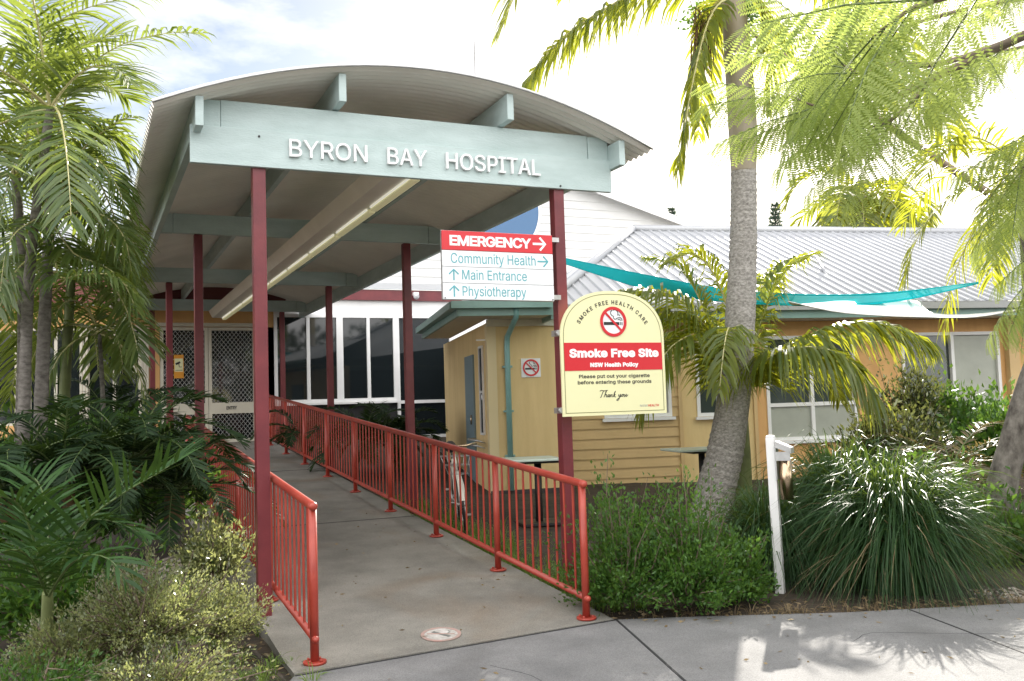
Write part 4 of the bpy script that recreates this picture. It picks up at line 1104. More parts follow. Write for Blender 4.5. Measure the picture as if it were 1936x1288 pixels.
# --- young palm behind the tall trunk
yp = thing('palm_tree', at(1405, 880, 12.0), 'young palm with arching yellow-green fronds behind the tall palm trunk', 'palm tree')
obj('trunk', trunk_mesh([at(1408, 960, 12.0), at(1406, 860, 12.0), at(1402, 740, 12.0)], [.11, .09, .05], 12), M_stemgreen, yp)
young = [
    ([(1402, 760, 12), (1360, 660, 11.7), (1290, 570, 11.4), (1200, 545, 11.1), (1100, 580, 10.9)], .62, 70, 1.2, -.1),
    ([(1402, 750, 12), (1350, 650, 12.2), (1320, 560, 12.3), (1280, 505, 12.4), (1225, 490, 12.5)], .48, 46, .9, .3),
    ([(1402, 750, 12), (1430, 640, 12.2), (1460, 555, 12.3), (1490, 510, 12.4), (1525, 490, 12.5)], .72, 62, 1.3, .4),
    ([(1402, 750, 12), (1480, 662, 11.7), (1590, 612, 11.4), (1680, 614, 11.2), (1760, 648, 11.1)], .78, 76, 1.35, -.1),
    ([(1402, 760, 12), (1450, 680, 11.5), (1520, 656, 11.1), (1600, 676, 10.8), (1665, 755, 10.6)], .92, 80, 1.45, -.15),
    ([(1402, 760, 12), (1350, 680, 11.6), (1300, 640, 11.3), (1250, 680, 11.1), (1210, 780, 11.0)], .66, 60, 1.4, .0),
    ([(1402, 760, 12), (1370, 690, 12.5), (1310, 640, 12.8), (1250, 640, 13.0), (1180, 700, 13.1)], .5, 50, 1.3, .1),
    ([(1402, 760, 12), (1440, 690, 12.6), (1500, 660, 13.0), (1560, 690, 13.2), (1590, 760, 13.3)], .5, 50, 1.4, .1),
    ([(1402, 760, 12), (1395, 660, 11.4), (1380, 620, 10.9), (1370, 650, 10.5), (1360, 740, 10.3)], .46, 46, 1.4, .0),
    ([(1402, 750, 12), (1425, 600, 12.6), (1440, 540, 13.2), (1450, 520, 13.8), (1460, 560, 14.3)], .5, 46, 1.2, .3),
]
young += [
    ([(1402, 755, 12), (1340, 640, 11.8), (1260, 590, 11.6), (1180, 620, 11.5), (1130, 700, 11.5)], .62, 62, 1.3, .0),
    ([(1402, 750, 12), (1380, 600, 12.0), (1350, 520, 12.0), (1310, 480, 12.0), (1260, 500, 12.0)], .52, 50, 1.1, .3)
    ]
for q, L, nl, dr, lf in young: frond([at(*x) for x in q], int(nl * 1.35), L * 1.12, .036, dr, lf, .017, .10).build('frond', [L_palm, M_rachis], yp)


def pix(p):
    c = np.array(p) - EYE; w = max(c @ FW, .01); return 968 + FPX * (c @ RT) / w, 644 - FPX * (c @ UP) / w


def palm(name, base, top, r, label, n, L, fl, cat='palm tree', group=None, mats=(L_cane, M_rachis), trunk=M_trunk, els=(-.2, 1.2), grav=1.0, droop=.7, nl=36, W=.034, az0=None, rings=.09, lean=None, shaft=0.0, maxu=None):
    r_ = thing(name, base, label, cat, group); base = np.array(base, float); top = np.array(top, float)
    mid = (base + top) / 2 + (np.array(lean) if lean is not None else 0)
    obj('trunk', trunk_mesh([base - np.array([0, 0, .15]), mid, top], [r * 1.25, r, r * .8], 12, rings, 70), trunk, r_)
    if shaft: obj('crownshaft', trunk_mesh([top - np.array([0, 0, shaft]), top - np.array([0, 0, shaft * .5]), top + np.array([0, 0, .08])], [r * .95, r * 1.05, r * .6], 12), M_stemgreen, r_)
    a0 = RNG.uniform(0, 6) if az0 is None else az0
    for i in range(n):
        k = i / max(1, n - 1); az = a0 + i * 2.399; el = els[1] + (els[0] - els[1]) * k + RNG.normal(0, .08)
        fl_ = fl * RNG.uniform(.85, 1.12); gv = grav * RNG.uniform(.8, 1.2)
        if maxu:
            while fl_ > .5 and max(pix(p)[0] for p in arc_path(top, az, el, fl_ + .25, gv)) > maxu: fl_ *= .85
        frond(arc_path(top, az, el, fl_, gv), nl, L, W, droop * (.6 + .7 * k), .25 - .25 * k, .014, .10, rag=.06).build('frond', list(mats), r_)
    return r_


# --- cane palms on the left
LG = 'cane palms in the left bed'
palm('palm_tree', at(40, 830, 8.8), at(30, 330, 8.6), .05, 'tall left palm whose grey trunk is nearest the picture edge, fronds to the top', 12, .52, 2.15, group=LG, droop=.4, grav=0.72, lean=(.04, 0, 0), els=(-.35, 1.25), az0=.4, maxu=285, nl=52, W=.026)
palm('palm_tree', at(44, 800, 8.1), at(95, 205, 8.0), .042, 'middle left palm with leaning trunk and highest crown', 11, .5, 2.1, group=LG, droop=.4, grav=0.72, lean=(-.05, 0, 0), els=(-.35, 1.25), az0=2.1, maxu=285, nl=52, W=.026)
palm('palm_tree', at(115, 860, 9.4), at(135, 520, 9.3), .05, 'thin green-stemmed left palm with low crown', 12, .44, 1.75, group=LG, droop=.4, grav=0.86, trunk=M_stemgreen, els=(-.45, 1.0), az0=1.0, maxu=285, nl=52, W=.026)
palm('palm_tree', at(200, 850, 9.2), at(188, 630, 9.2), .022, 'very thin pale stemmed palm sapling before the left window', 7, .3, .9, group=LG, grav=1.2, trunk=M_trunk, els=(-.2, 1.0), nl=26, W=.026, rings=.12)
# hand placed long fronds of the left palms belong to one more clump
lc = thing('palm_tree', at(70, 860, 8.3), 'left palm with long fronds reaching to the canopy edge', 'palm tree', LG)
obj('trunk', trunk_mesh([at(75, 900, 8.3), at(80, 700, 8.3), at(98, 330, 8.3)], [.06, .055, .04], 12, .09, 60), M_trunk, lc)
for q, L, nl, dr in (
        ([(98, 340, 8.3), (130, 170, 8.2), (210, 95, 8.1), (300, 65, 8.0), (385, 62, 7.9)], .36, 48, .9),
        ([(98, 350, 8.3), (60, 180, 8.0), (90, 60, 7.8), (180, 10, 7.6), (290, -10, 7.5)], .40, 46, .9),
        ([(98, 380, 8.3), (150, 290, 8.1), (200, 245, 8.0), (235, 224, 7.95), (262, 222, 7.9)], .26, 36, .8),
        ([(98, 400, 8.3), (140, 320, 8.0), (180, 300, 7.8), (215, 340, 7.7), (240, 400, 7.65)], .42, 42, 1.0),
        ([(98, 400, 8.3), (150, 320, 8.5), (190, 270, 8.6), (230, 262, 8.7), (262, 300, 8.7)], .4, 42, 1.0),
        ([(98, 420, 8.3), (140, 480, 8.1), (190, 500, 8.0), (230, 530, 7.9), (258, 585, 7.85)], .40, 46, 1.1),
        ([(98, 420, 8.3), (110, 520, 7.9), (150, 520, 7.6), (210, 520, 7.5), (262, 560, 7.5)], .38, 46, 1.2),
        ([(98, 400, 8.3), (50, 300, 8.0), (20, 330, 7.8), (0, 420, 7.7), (-20, 520, 7.6)], .42, 44, 1.0),
        ([(98, 420, 8.3), (150, 400, 8.0), (200, 410, 7.9), (235, 450, 7.8), (250, 520, 7.8)], .38, 42, 1.0),
        ([(98, 400, 8.3), (60, 420, 7.9), (30, 440, 7.6), (10, 480, 7.5), (0, 560, 7.4)], .40, 42, 1.0)):
    frond([at(*x) for x in q], nl + 8, L, .023, dr, .15, .010, .10, rag=.05).build('frond', [L_cane, M_rachis], lc)

# --- low palm with the big open frond in the left foreground
lp = thing('low_palm', at(60, 1150, 5.6), 'low green palm with one big open frond in the left foreground', 'palm')
for q, L, nl, dr, lf in (
        ([(95, 1120, 5.6), (150, 1000, 5.5), (230, 935, 5.45), (290, 900, 5.4), (335, 872, 5.35)], .47, 24, .12, .30),
        ([(90, 1120, 5.6), (60, 1010, 5.5), (40, 960, 5.4), (10, 940, 5.3), (-40, 940, 5.2)], .4, 26, .35, .2),
        ([(90, 1120, 5.6), (110, 1010, 5.7), (150, 985, 5.8), (210, 985, 5.8), (270, 1010, 5.8)], .34, 24, .3, .15),
        ([(90, 1120, 5.6), (90, 990, 5.9), (80, 930, 6.1), (60, 900, 6.2), (20, 890, 6.3)], .4, 24, .3, .25),
        ([(90, 1130, 5.6), (60, 1060, 5.3), (30, 1040, 5.1), (-10, 1050, 5.0), (-60, 1090, 4.9)], .36, 24, .4, .15),
        ([(90, 1130, 5.6), (130, 1070, 5.3), (170, 1050, 5.1), (210, 1060, 5.0), (240, 1100, 4.95)], .3, 22, .4, .15)):
    frond([at(*x) for x in q], nl, L, .024, dr, lf, .009, .12, fwd=(30, 62)).build('frond', [L_low, M_rachisg], lp)
obj('stem', trunk_mesh([at(88, 1230, 5.7), at(90, 1120, 5.6)], [.04, .03], 8), M_stemgreen, lp)


# --- cycads and dark fronds
def cycad(c, R, n, label, group=None, mats=(L_dark, M_rachisg), nl=40, L=.16, W=.016, el=(.2, 1.2)):
    r = thing('cycad', c, label, 'cycad', group); base = np.array(c) + np.array([0, 0, .12])
    for i in range(n):
        k = i / n; az = i * 2.399; e = el[1] + (el[0] - el[1]) * k
        frond(arc_path(base, az, e + RNG.normal(0, .06), R * RNG.uniform(.85, 1.15), .9), nl, L, W, .2, .2, .009, .12).build('frond', list(mats), r)
    obj('stem', trunk_mesh([np.array(c) - np.array([0, 0, .1]), base], [.09, .08], 10), M_fibre, r)
    return r


CG = 'dark cycads in the left bed'
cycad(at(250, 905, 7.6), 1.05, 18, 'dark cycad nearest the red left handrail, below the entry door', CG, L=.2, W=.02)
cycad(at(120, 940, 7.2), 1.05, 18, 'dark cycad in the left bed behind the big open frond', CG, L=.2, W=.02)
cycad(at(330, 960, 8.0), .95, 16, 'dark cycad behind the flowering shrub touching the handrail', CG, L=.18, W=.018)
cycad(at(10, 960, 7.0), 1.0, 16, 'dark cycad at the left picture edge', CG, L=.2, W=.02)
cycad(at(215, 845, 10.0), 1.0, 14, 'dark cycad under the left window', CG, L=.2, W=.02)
RGp = 'dark cycads behind the right handrail'
cycad(at(690, 850, 15.6), 1.15, 18, 'dark cycad under the tall windows behind the right handrail', RGp, L=.24, W=.026)
cycad(at(750, 850, 15.8), 1.0, 16, 'dark cycad behind the second right canopy post', RGp, L=.24, W=.026)
cycad(at(570, 840, 17.0), .9, 12, 'dark cycad at the far end of the right handrail', RGp, L=.22, W=.024)
cycad(at(1800, 905, 10.2), 1.3, 16, 'cycad with bronze tips before the orange wall', None, (L_red, M_rachisg), L=.18, W=.018, el=(.1, .9))


# --- leafy shrubs
def leaf_cards(lv, C, up, length, width, rv, jitter=.6, m=0):
    k = len(C); d = unit(up + RNG.normal(0, jitter, (k, 3))); w = unit(np.cross(d, RNG.normal(0, 1, (k, 3)))); nrm = np.cross(d, w)
    ln = (length * RNG.uniform(.65, 1.3, k))[:, None]; wd = (width * RNG.uniform(.7, 1.2, k))[:, None]
    V = np.stack([C, C + d * ln * .45 + w * wd * .5 + nrm * wd * .12, C + d * ln - nrm * wd * .1, C + d * ln * .45 - w * wd * .5 + nrm * wd * .12], 1)
    lv.add(V.reshape(-1, 3), np.arange(k)[:, None] * 4 + np.arange(4)[None, :], np.repeat(rv, 4), m)


def shrub(name, c, rad, n, leaf, mats, label, cat='shrub', group=None, ntw=70, per=None, up=.5, pale=None, hollow=.35, floor=True):
    """twigs spread through the volume, leaves clustered along each twig"""
    c = np.array(c, float); r = thing(name, c, label, cat, group); lv = LV(); st = MB()
    per = per or max(6, n // ntw)
    for i in range(ntw):
        az = RNG.uniform(0, 2 * PI); el = math.asin(RNG.uniform(0.02 if floor else -.6, 1)); rr = (hollow + (1 - hollow) * RNG.random() ** .5) * (1 + .14 * math.sin(3 * az + 2 * el) + RNG.normal(0, .08))
        d = np.array([math.cos(az) * math.cos(el), math.sin(az) * math.cos(el), math.sin(el)])
        tip = c + d * rr * np.array(rad); b0 = c + d * rr * .35 * np.array(rad) * np.array([1, 1, .6])
        mid = (b0 + tip) / 2 + RNG.normal(0, .03, 3)
        if i % 2 == 0: st.tube([c + np.array([RNG.normal(0, .03), RNG.normal(0, .03), -.03]), b0, mid, tip], [.010, .007, .005, .002], 4, caps=False)
        t = RNG.random(per) ** .6; C = b0 + (tip - b0) * t[:, None] + RNG.normal(0, leaf[0] * .9, (per, 3))
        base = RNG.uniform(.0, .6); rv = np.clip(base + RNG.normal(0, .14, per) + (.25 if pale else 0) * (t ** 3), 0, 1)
        upv = unit(tip - b0) + np.array([0, 0, up])
        leaf_cards(lv, C, np.broadcast_to(upv, (per, 3)), leaf[0], leaf[1], rv, .7)
    lv.build('foliage', [mats], r); obj('stems', st, M_branch, r)
    return r


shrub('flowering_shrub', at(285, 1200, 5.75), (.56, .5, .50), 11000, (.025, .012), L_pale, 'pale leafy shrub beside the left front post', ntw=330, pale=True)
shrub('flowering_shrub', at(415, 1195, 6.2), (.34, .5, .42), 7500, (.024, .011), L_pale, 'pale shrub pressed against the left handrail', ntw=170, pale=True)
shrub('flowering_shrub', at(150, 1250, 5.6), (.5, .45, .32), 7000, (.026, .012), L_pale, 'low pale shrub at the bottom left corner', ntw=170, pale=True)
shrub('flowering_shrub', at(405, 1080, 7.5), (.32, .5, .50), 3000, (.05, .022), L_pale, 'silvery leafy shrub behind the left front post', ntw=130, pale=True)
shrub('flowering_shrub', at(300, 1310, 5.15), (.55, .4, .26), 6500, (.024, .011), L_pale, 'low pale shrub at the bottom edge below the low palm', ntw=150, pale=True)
shrub('flowering_shrub', at(40, 1330, 4.9), (.5, .4, .24), 3200, (.034, .015), L_shrub, 'low green ground shrub in the bottom left corner', ntw=140)
shrub('leafy_shrub', at(1180, 1130, 7.35), (.52, .5, 1.0), 10500, (.038, .020), L_shrub, 'green leafy shrub right behind the end post of the right handrail', group='green shrubs right of the ramp', ntw=230)
shrub('leafy_shrub', at(1300, 1130, 7.3), (.50, .5, .92), 10500, (.038, .020), L_shrub, 'green leafy shrub in front of the tall palm base', group='green shrubs right of the ramp', ntw=230)
shrub('leafy_shrub', at(1390, 1120, 7.6), (.36, .4, .60), 6000, (.038, .020), L_shrub, 'lower green shrub just left of the cigarette bin', group='green shrubs right of the ramp', ntw=130)
shrub('variegated_shrub', at(1690, 890, 10.9), (.85, .7, .95), 6000, (.075, .030), L_glint, 'shiny dark shrub with pale glinting leaves behind the tall grass', ntw=220)
shrub('slender_shrub', at(1725, 800, 12.2), (.5, .5, 1.0), 2600, (.07, .03), L_glint, 'slender glossy shrub in front of the orange wall', ntw=110, pale=True)
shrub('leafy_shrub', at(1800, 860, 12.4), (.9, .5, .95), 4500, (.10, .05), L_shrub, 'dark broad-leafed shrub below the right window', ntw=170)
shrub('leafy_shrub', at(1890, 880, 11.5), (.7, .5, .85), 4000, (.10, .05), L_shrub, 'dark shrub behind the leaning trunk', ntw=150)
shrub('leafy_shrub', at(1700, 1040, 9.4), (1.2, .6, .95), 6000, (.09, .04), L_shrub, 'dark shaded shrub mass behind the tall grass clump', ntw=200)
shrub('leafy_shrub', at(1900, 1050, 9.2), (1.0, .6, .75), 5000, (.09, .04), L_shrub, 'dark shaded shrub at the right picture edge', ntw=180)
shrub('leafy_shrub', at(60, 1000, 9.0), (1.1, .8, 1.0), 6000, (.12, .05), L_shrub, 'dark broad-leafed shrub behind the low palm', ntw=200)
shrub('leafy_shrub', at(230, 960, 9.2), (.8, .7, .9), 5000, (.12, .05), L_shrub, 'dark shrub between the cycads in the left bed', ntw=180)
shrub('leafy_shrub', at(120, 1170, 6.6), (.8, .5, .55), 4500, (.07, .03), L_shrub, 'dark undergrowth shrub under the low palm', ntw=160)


# --- grasses
def blades(lv, c, n, R, h, spread, w=.008, arch=1.0, rv=(.2, .8), seg=5, m=0):
    az = RNG.uniform(0, 2 * PI, n); r0 = R * np.sqrt(RNG.random(n)) * .35
    b = np.stack([c[0] + np.cos(az) * r0, c[1] + np.sin(az) * r0, np.full(n, c[2])], 1)
    az = az + RNG.normal(0, .35, n); out = np.stack([np.cos(az), np.sin(az), np.zeros(n)], 1); H = h * RNG.uniform(.6, 1.12, n); S = spread * RNG.uniform(.25, 1.1, n)
    side = np.stack([-np.sin(az), np.cos(az), np.zeros(n)], 1); side = unit(side + RNG.normal(0, .4, (n, 3)))
    tt = np.linspace(0, 1, seg + 1); V = []
    drop = arch * RNG.uniform(.5, 1.3, n)
    for t in tt:
        p = b + out * (S * (t ** 1.6))[:, None]; z = H * (1.65 * t - .65 * t * t * (1 + drop * 1.0)); p[:, 2] += z
        ww = w * (1 - t ** 2.2) + .0006; V += [p - side * ww / 2, p + side * ww / 2]
    V = np.stack(V, 1); k = V.shape[1]; o = np.arange(n)[:, None] * k
    rvv = np.repeat(RNG.uniform(rv[0], rv[1], n), k); s0 = lv.n
    lv.add(V.reshape(-1, 3), o + np.array([[0, 1, 3, 2]]), rvv, m)
    for i in range(1, seg): lv.f.append((o + np.array([[2 * i, 2 * i + 1, 2 * i + 3, 2 * i + 2]]) + s0, m))


def tussock(u, v, d, n, h, spread, label, w=.0135):
    c = at(u, v, d); c[2] = gz(c[0], c[1]) + .0; r = thing('grass_tussock', c, label, 'grass clump', 'strappy grass clumps beside the bin')
    lv = LV(); blades(lv, c, n, .6, h * 1.25, spread, w, 1.42, (.1, .8), 7); blades(lv, c, n // 3, .5, h * 1.2, spread * .5, w, .9, (.2, .9), 6); blades(lv, c, n // 16, .6, h * .9, spread * 1.1, w * .9, 1.4, (.1, .8), 6, m=1)
    lv.build('blades', [L_grass, L_straw], r)


tussock(1668, 1080, 8.25, 2500, 1.36, .95, 'big strappy grass clump immediately right of the cigarette bin')
tussock(1710, 1085, 7.9, 1900, 1.25, .9, 'big strappy grass clump arching over the pavement, farthest right')
tussock(1460, 1090, 8.6, 1000, 1.05, .8, 'strappy grass clump behind the white bin post')
tussock(1600, 1050, 8.7, 1400, 1.5, .95, 'tall strappy grass clump at the back of the bin')
lv = LV()
for i in range(170):
    y = RNG.uniform(6.6, 12.5); x = 3.62 + abs(RNG.normal(0, .32)); blades(lv, (x, y, gz(x, y)), 16, .12, RNG.uniform(.12, .42), .20, .006, .9, (.1, 1))
for i in range(90):
    x = RNG.uniform(.5, 1.28); y = RNG.uniform(5.6, 9.5); blades(lv, (x, y, gz(x, y)), 14, .1, RNG.uniform(.06, .2), .14, .005, .9, (.0, .8))
for i in range(80):
    x = RNG.uniform(3.7, 7.2); y = 6.25 - (x - 3.7) * .43 + abs(RNG.normal(0, .12)); blades(lv, (x, y, gz(x, y)), 8, .1, RNG.uniform(.04, .14), .16, .004, .8, (0, .6), m=1)
tag(lv.build('grass', [L_lawn, L_straw]), 'short grass growing along the edges of the ramp and beds', 'grass', kind='stuff')
# fallen leaves
lv = LV(); k = 420; x = RNG.uniform(3.6, 9, k); yv = 6.25 - (x - 3.6) * .41 + np.where(RNG.random(k) < .8, np.abs(RNG.normal(0, .3, k)), -np.abs(RNG.normal(0, .15, k)))
leaf_cards(lv, np.stack([x, yv, np.where(yv > 6.25 - (x - 3.6) * .41, .0, .016) + .004], 1), np.stack([RNG.normal(0, 1, k), RNG.normal(0, 1, k), np.full(k, .02)], 1), .05, .018, RNG.random(k), .05)
k = 70; x = RNG.uniform(1.0, 7.0, k); yv = RNG.uniform(4.4, 5.9, k) - (x - 1) * .18; leaf_cards(lv, np.stack([x, yv, np.full(k, .016)], 1), np.stack([RNG.normal(0, 1, k), RNG.normal(0, 1, k), np.full(k, .05)], 1), .045, .014, RNG.random(k), .03)
k = 70; x = RNG.uniform(1.3, 3.4, k); yv = RNG.uniform(6.4, 12, k); leaf_cards(lv, np.stack([x, yv, SLOPE * (yv - Y0) + .026], 1), np.stack([RNG.normal(0, 1, k), RNG.normal(0, 1, k), np.full(k, .07)], 1), .04, .012, RNG.random(k), .03)
k = 260; x = RNG.uniform(.1, 1.15, k); yv = RNG.uniform(5.5, 7.5, k); leaf_cards(lv, np.stack([x, yv, np.full(k, .01)], 1), np.stack([RNG.normal(0, 1, k), RNG.normal(0, 1, k), np.full(k, .1)], 1), .05, .018, RNG.random(k), .1)
tag(lv.build('leaf_litter', [L_straw]), 'dry fallen leaves scattered along the bed edges', 'leaf litter', kind='stuff')

# --- leaning tree and poinciana overhead
lt = thing('leaning_tree', at(1888, 1000, 9.3), 'grey lichen-marked leaning trunk at the right picture edge', 'tree')
obj('trunk', trunk_mesh([at(1880, 1030, 9.3), at(1890, 940, 9.3), at(1915, 840, 9.3), at(1950, 720, 9.3), at(2010, 560, 9.3), at(2080, 380, 9.3)], [.21, .15, .13, .12, .11, .09], 14), M_trunk2, lt)


def poin_leaf(nl=13, npn=17, L=.42, PL=.125, seed=0):
    """bipinnate leaf along +X; the pinnae hang from the stalk like a comb, leaflets spread along each pinna"""
    rg = np.random.default_rng(seed); V = []; R = []; ex = np.array([1., 0, 0])
    for i in range(nl):
        t = (i + .8) / nl; x = L * t; z = -.16 * L * t * t; pl = PL * (.55 + .6 * math.sin(PI * (.15 + .75 * t)))
        for s in (-1, 1):
            a = math.radians(66 - 26 * t + rg.normal(0, 4)); d = np.array([math.cos(a) * .75, s * math.sin(a) * rg.uniform(.45, .9), -rg.uniform(.35, .75)]); d /= np.linalg.norm(d)
            rv = np.clip(.5 + rg.normal(0, .2), 0, 1)
            u = np.linspace(.04, 1, npn); C = np.array([x, 0, z]) + d * pl * u[:, None]; C[:, 2] -= .2 * pl * u * u
            q = ex - d * (ex @ d); q /= np.linalg.norm(q); lw = pl * .17 * (1 - .6 * np.abs(u - .45) ** 1.5); wd = pl / npn * 1.0
            for sg in (-1, 1):
                e = q * sg + d * .4; e /= np.linalg.norm(e)
                V.append(np.stack([C, C + e * lw[:, None] * .55 + d * wd * .5, C + e * lw[:, None], C + e * lw[:, None] * .45 - d * wd * .5], 1).reshape(-1, 3)); R.append(np.full(npn * 4, rv))
    V = np.concatenate(V); R = np.concatenate(R)
    return V, R, np.array([[0, 0, 0], [L * .5, 0, -.04 * L], [L, 0, -.16 * L]])


TPL = [poin_leaf(seed=k, nl=9 + k, npn=17) for k in range(4)]
TPS = [poin_leaf(seed=10 + k, nl=10, npn=8) for k in range(2)]


def put_leaf(lv, base, dirv, scale, tpl, roll=0.0):
    V, R, ax = tpl; x = unit(np.array(dirv, float)); z = np.array([0, 0, 1.0]); yv = unit(np.cross(z, x)); zz = np.cross(x, yv)
    c, s = math.cos(roll), math.sin(roll); y2 = c * yv + s * zz; z2 = c * zz - s * yv; M = np.stack([x, y2, z2], 0) * scale
    lv.add(V @ M + base, np.arange(len(V) // 4)[:, None] * 4 + np.arange(4)[None, :], np.clip(R + RNG.normal(0, .12), 0, 1), 0)
    lv.tube(ax @ M + base, [.0035 * scale, .0025 * scale, .001], 4, 1)


po = thing('poinciana_tree', (6.9, 3.9, 0), 'feathery pale green overhanging tree across the upper right', 'tree')
fork = np.array([6.4, 4.4, 3.2])
obj('trunk', trunk_mesh([(7.3, 3.3, -.1), (7.2, 3.4, .8), (6.9, 3.8, 2.0), fork], [.22, .17, .14, .11], 14), M_branch, po)
twigs = [
    [(2040, -80, 2.1), (1880, -30, 2.1), (1740, 10, 2.2), (1690, 40, 2.2), (1650, 70, 2.25)],
    [(2080, 0, 3.0), (1930, 70, 3.0), (1760, 150, 3.0), (1650, 200, 3.0), (1560, 205, 3.1), (1490, 180, 3.1)],
    [(1760, 150, 3.0), (1715, 200, 2.9), (1680, 230, 2.9), (1650, 240, 2.9)],
    [(1930, 70, 3.0), (1780, 120, 2.7), (1690, 120, 2.6), (1630, 140, 2.6), (1590, 120, 2.6)],
    [(2080, 200, 3.0), (2010, 230, 3.1), (1955, 280, 3.2), (1925, 340, 3.2)],
    [(2100, 420, 3.2), (2010, 440, 3.3), (1975, 490, 3.4), (1950, 530, 3.4)],
    [(2060, 60, 3.8), (1930, 90, 4.0), (1850, 110, 4.2), (1790, 160, 4.2)],
    [(2060, -20, 3.4), (1860, 10, 3.6), (1680, 60, 3.7), (1600, 100, 3.8), (1550, 140, 3.8)],
    [(2100, -120, 3.0), (1900, -90, 3.1), (1700, -40, 3.2), (1620, 0, 3.2), (1580, 40, 3.2)],
    [(2150, 300, 4.4), (2020, 330, 4.6), (1950, 370, 4.8), (1910, 400, 4.9)],
]
lv = LV(); br = MB()
for ti, q in enumerate(twigs):
    P = catmull([at(*x) for x in q], 24); br.tube(P, list(np.linspace(.011 if ti != 1 else .020, .002, 24)), 6)
    if ti not in (2, 3): br.tube(catmull([fork, (fork + P[0]) / 2 + np.array([0, 0, .25]), P[0]], 10), list(np.linspace(.04, .011 if ti != 1 else .020, 10)), 6)
    ln = np.linalg.norm(np.diff(P, axis=0), axis=1).sum(); n = max(7, int(ln / .075)); sd = 1
    for k in range(n):
        t = .15 + .85 * k / (n - 1); i = min(int(t * 22), 22); b = P[i] + (P[i + 1] - P[i]) * (t * 22 - i); T = unit(P[min(i + 1, 23)] - P[i])
        S = unit(np.cross(T, np.array([0, 0, 1.0]))); a = 1.05 - .75 * t + RNG.normal(0, .15); sd = -sd
        d = T * math.cos(a) + S * sd * math.sin(a) + np.array([0, 0, RNG.normal(-.18, .16)])
        put_leaf(lv, b, d, RNG.uniform(.58, .82) if ti not in (0, 8) else RNG.uniform(.85, 1.05), TPL[k % 4], RNG.normal(0, .25))
lv.build('foliage', [L_poin, M_rachisg], po)
# the rest of the crown, above and beside the frame
lv = LV()
for q in range(16):
    az = RNG.uniform(-1.7, .45); el = RNG.uniform(-.05, .7); ln = RNG.uniform(2.2, 4.2)
    P = np.array(arc_path(fork, az, el, ln, .35, 10)); 
    # keep the open part of the picture free
    br.tube(P, list(np.linspace(.04, .006, 11)), 5)
    for k in range(26):
        t = .3 + .7 * RNG.random(); i = min(int(t * 10), 9); b = P[i] + (P[i + 1] - P[i]) * (t * 10 - i); c2 = b - EYE; w = c2 @ FW
        if w > .5:
            uu = 968 + FPX * (c2 @ RT) / w; vv = 644 - FPX * (c2 @ UP) / w
            if (uu < 1980 and vv > -60): continue
        d = unit(P[i + 1] - P[i]) + RNG.normal(0, .7, 3) * np.array([1, 1, .4]); put_leaf(lv, b, d, 1.15, TPS[k % 2], RNG.normal(0, .3))
lv.build('foliage', [L_poin, M_rachisg], po)
obj('branches', br, M_branch, po)

# --- palms and trees beyond
palm('palm_tree', at(1975, 1000, 13.5), at(1935, 330, 13.0), .11, 'palm with sunlit yellow fronds at the right picture edge', 14, .6, 2.3, grav=1.0, mats=(L_palm, M_rachis), els=(-.5, 1.1), az0=2.2, droop=.9)
palm('palm_tree', at(1612, 640, 29), at(1628, 372, 29), .2, 'palm rising behind the metal roof ridge', 15, 1.0, 3.1, grav=1.2, mats=(L_palm, M_rachis), els=(-.45, 1.0), az0=.3, droop=1.0, nl=34, W=.09)


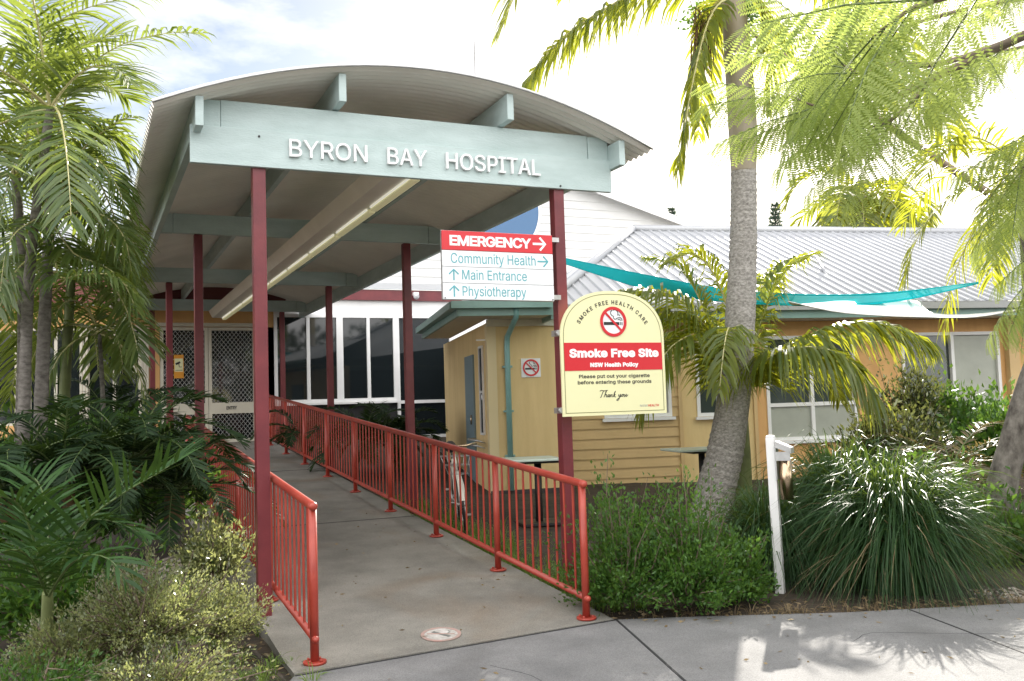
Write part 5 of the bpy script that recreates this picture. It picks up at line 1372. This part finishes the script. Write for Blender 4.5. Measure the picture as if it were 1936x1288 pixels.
M_pinebark = mat('pine_bark', (.16, .15, .14), .9)
def pine(u, vb, vt, d, label, grp):
    b = np.array(at(u, vb, d)); t = np.array(at(u, vt, d)); H = t[2] - b[2]; r = thing('norfolk_pine', b, label, 'pine tree', grp)
    obj('trunk', trunk_mesh([b, (b + t) / 2, t], [.2, .14, .03], 8), M_pinebark, r); lv = LV()
    for k in range(24):
        z = .25 + .74 * k / 23; R = H * .17 * (1 - z) + .10; p = b + (t - b) * z
        for j in range(6):
            a = j * PI / 3 + k * .5; e = p + np.array([math.cos(a) * R, math.sin(a) * R, R * .22]); lv.tube([p, e], [.05, .03], 4)
            kk = 16; C = p + (e - p) * RNG.random((kk, 1)); leaf_cards(lv, C, np.broadcast_to(unit(e - p) + np.array([0, 0, .4]), (kk, 3)), .34, .08, RNG.random(kk), .4)
    lv.build('crown', [L_pine], r)


pine(1466, 640, 388, 62, 'taller distant pine silhouette above the roof ridge', 'distant pines')
pine(1270, 620, 396, 75, 'small distant pine tip behind the gable roof', 'distant pines')
bt = shrub('broadleaf_tree', at(1665, 470, 42), (2.6, 2.0, 1.9), 2600, (.3, .16), L_shrub, 'dark round tree low behind the roof ridge', 'tree', ntw=110, floor=False)
obj('trunk', MB().tube([at(1665, 640, 42), at(1665, 450, 42)], [.25, .12], 8), M_branch, bt)
# tall tree far behind the wing whose crown shades the ramp, and unseen trees added behind the camera to darken what the glass mirrors
def sunpos(p_, q_, a_): return np.array([a_ * math.sin(SUN_AZ) + p_ * math.cos(SUN_AZ), a_ * math.cos(SUN_AZ) - p_ * math.sin(SUN_AZ), q_ + a_ * math.tan(SUN_EL)])
cc = sunpos(-2.5, -3.75, 47)
sh = shrub('broadleaf_tree', cc, (1.75, 2.2, .66), 1500, (.30, .15), L_shrub, 'tall dark-crowned tree far behind the wing, mostly above the picture', 'tree', ntw=150, floor=False)
g0 = at(2080, 640, 46); g0[2] = .9
obj('trunk', trunk_mesh([g0, g0 + (0, 0, 6), (g0 * .5 + cc * .5) * (1, 1, 0) + (0, 0, 14), cc], [.3, .24, .16, .08], 10), M_branch, sh)
lv = LV()
for i in range(16):
    c = np.array([-22 + i * 2.9, -15 + RNG.normal(0, 1.2), 3.6]); k = 900
    d = unit(RNG.normal(0, 1, (k, 3))); C = c + d * (RNG.random((k, 1)) ** .4) * np.array([2.3, 2.0, 3.4]); leaf_cards(lv, C, d, .5, .3, RNG.random(k), .6)
    lv.tube([c - (0, 0, 3.8), c], [.2, .1], 8, 1)
tag(lv.build('trees', [L_dark, M_branch]), 'row of dark unseen trees added behind the camera, mirrored in the glazing', 'trees', kind='stuff')
print('script done')
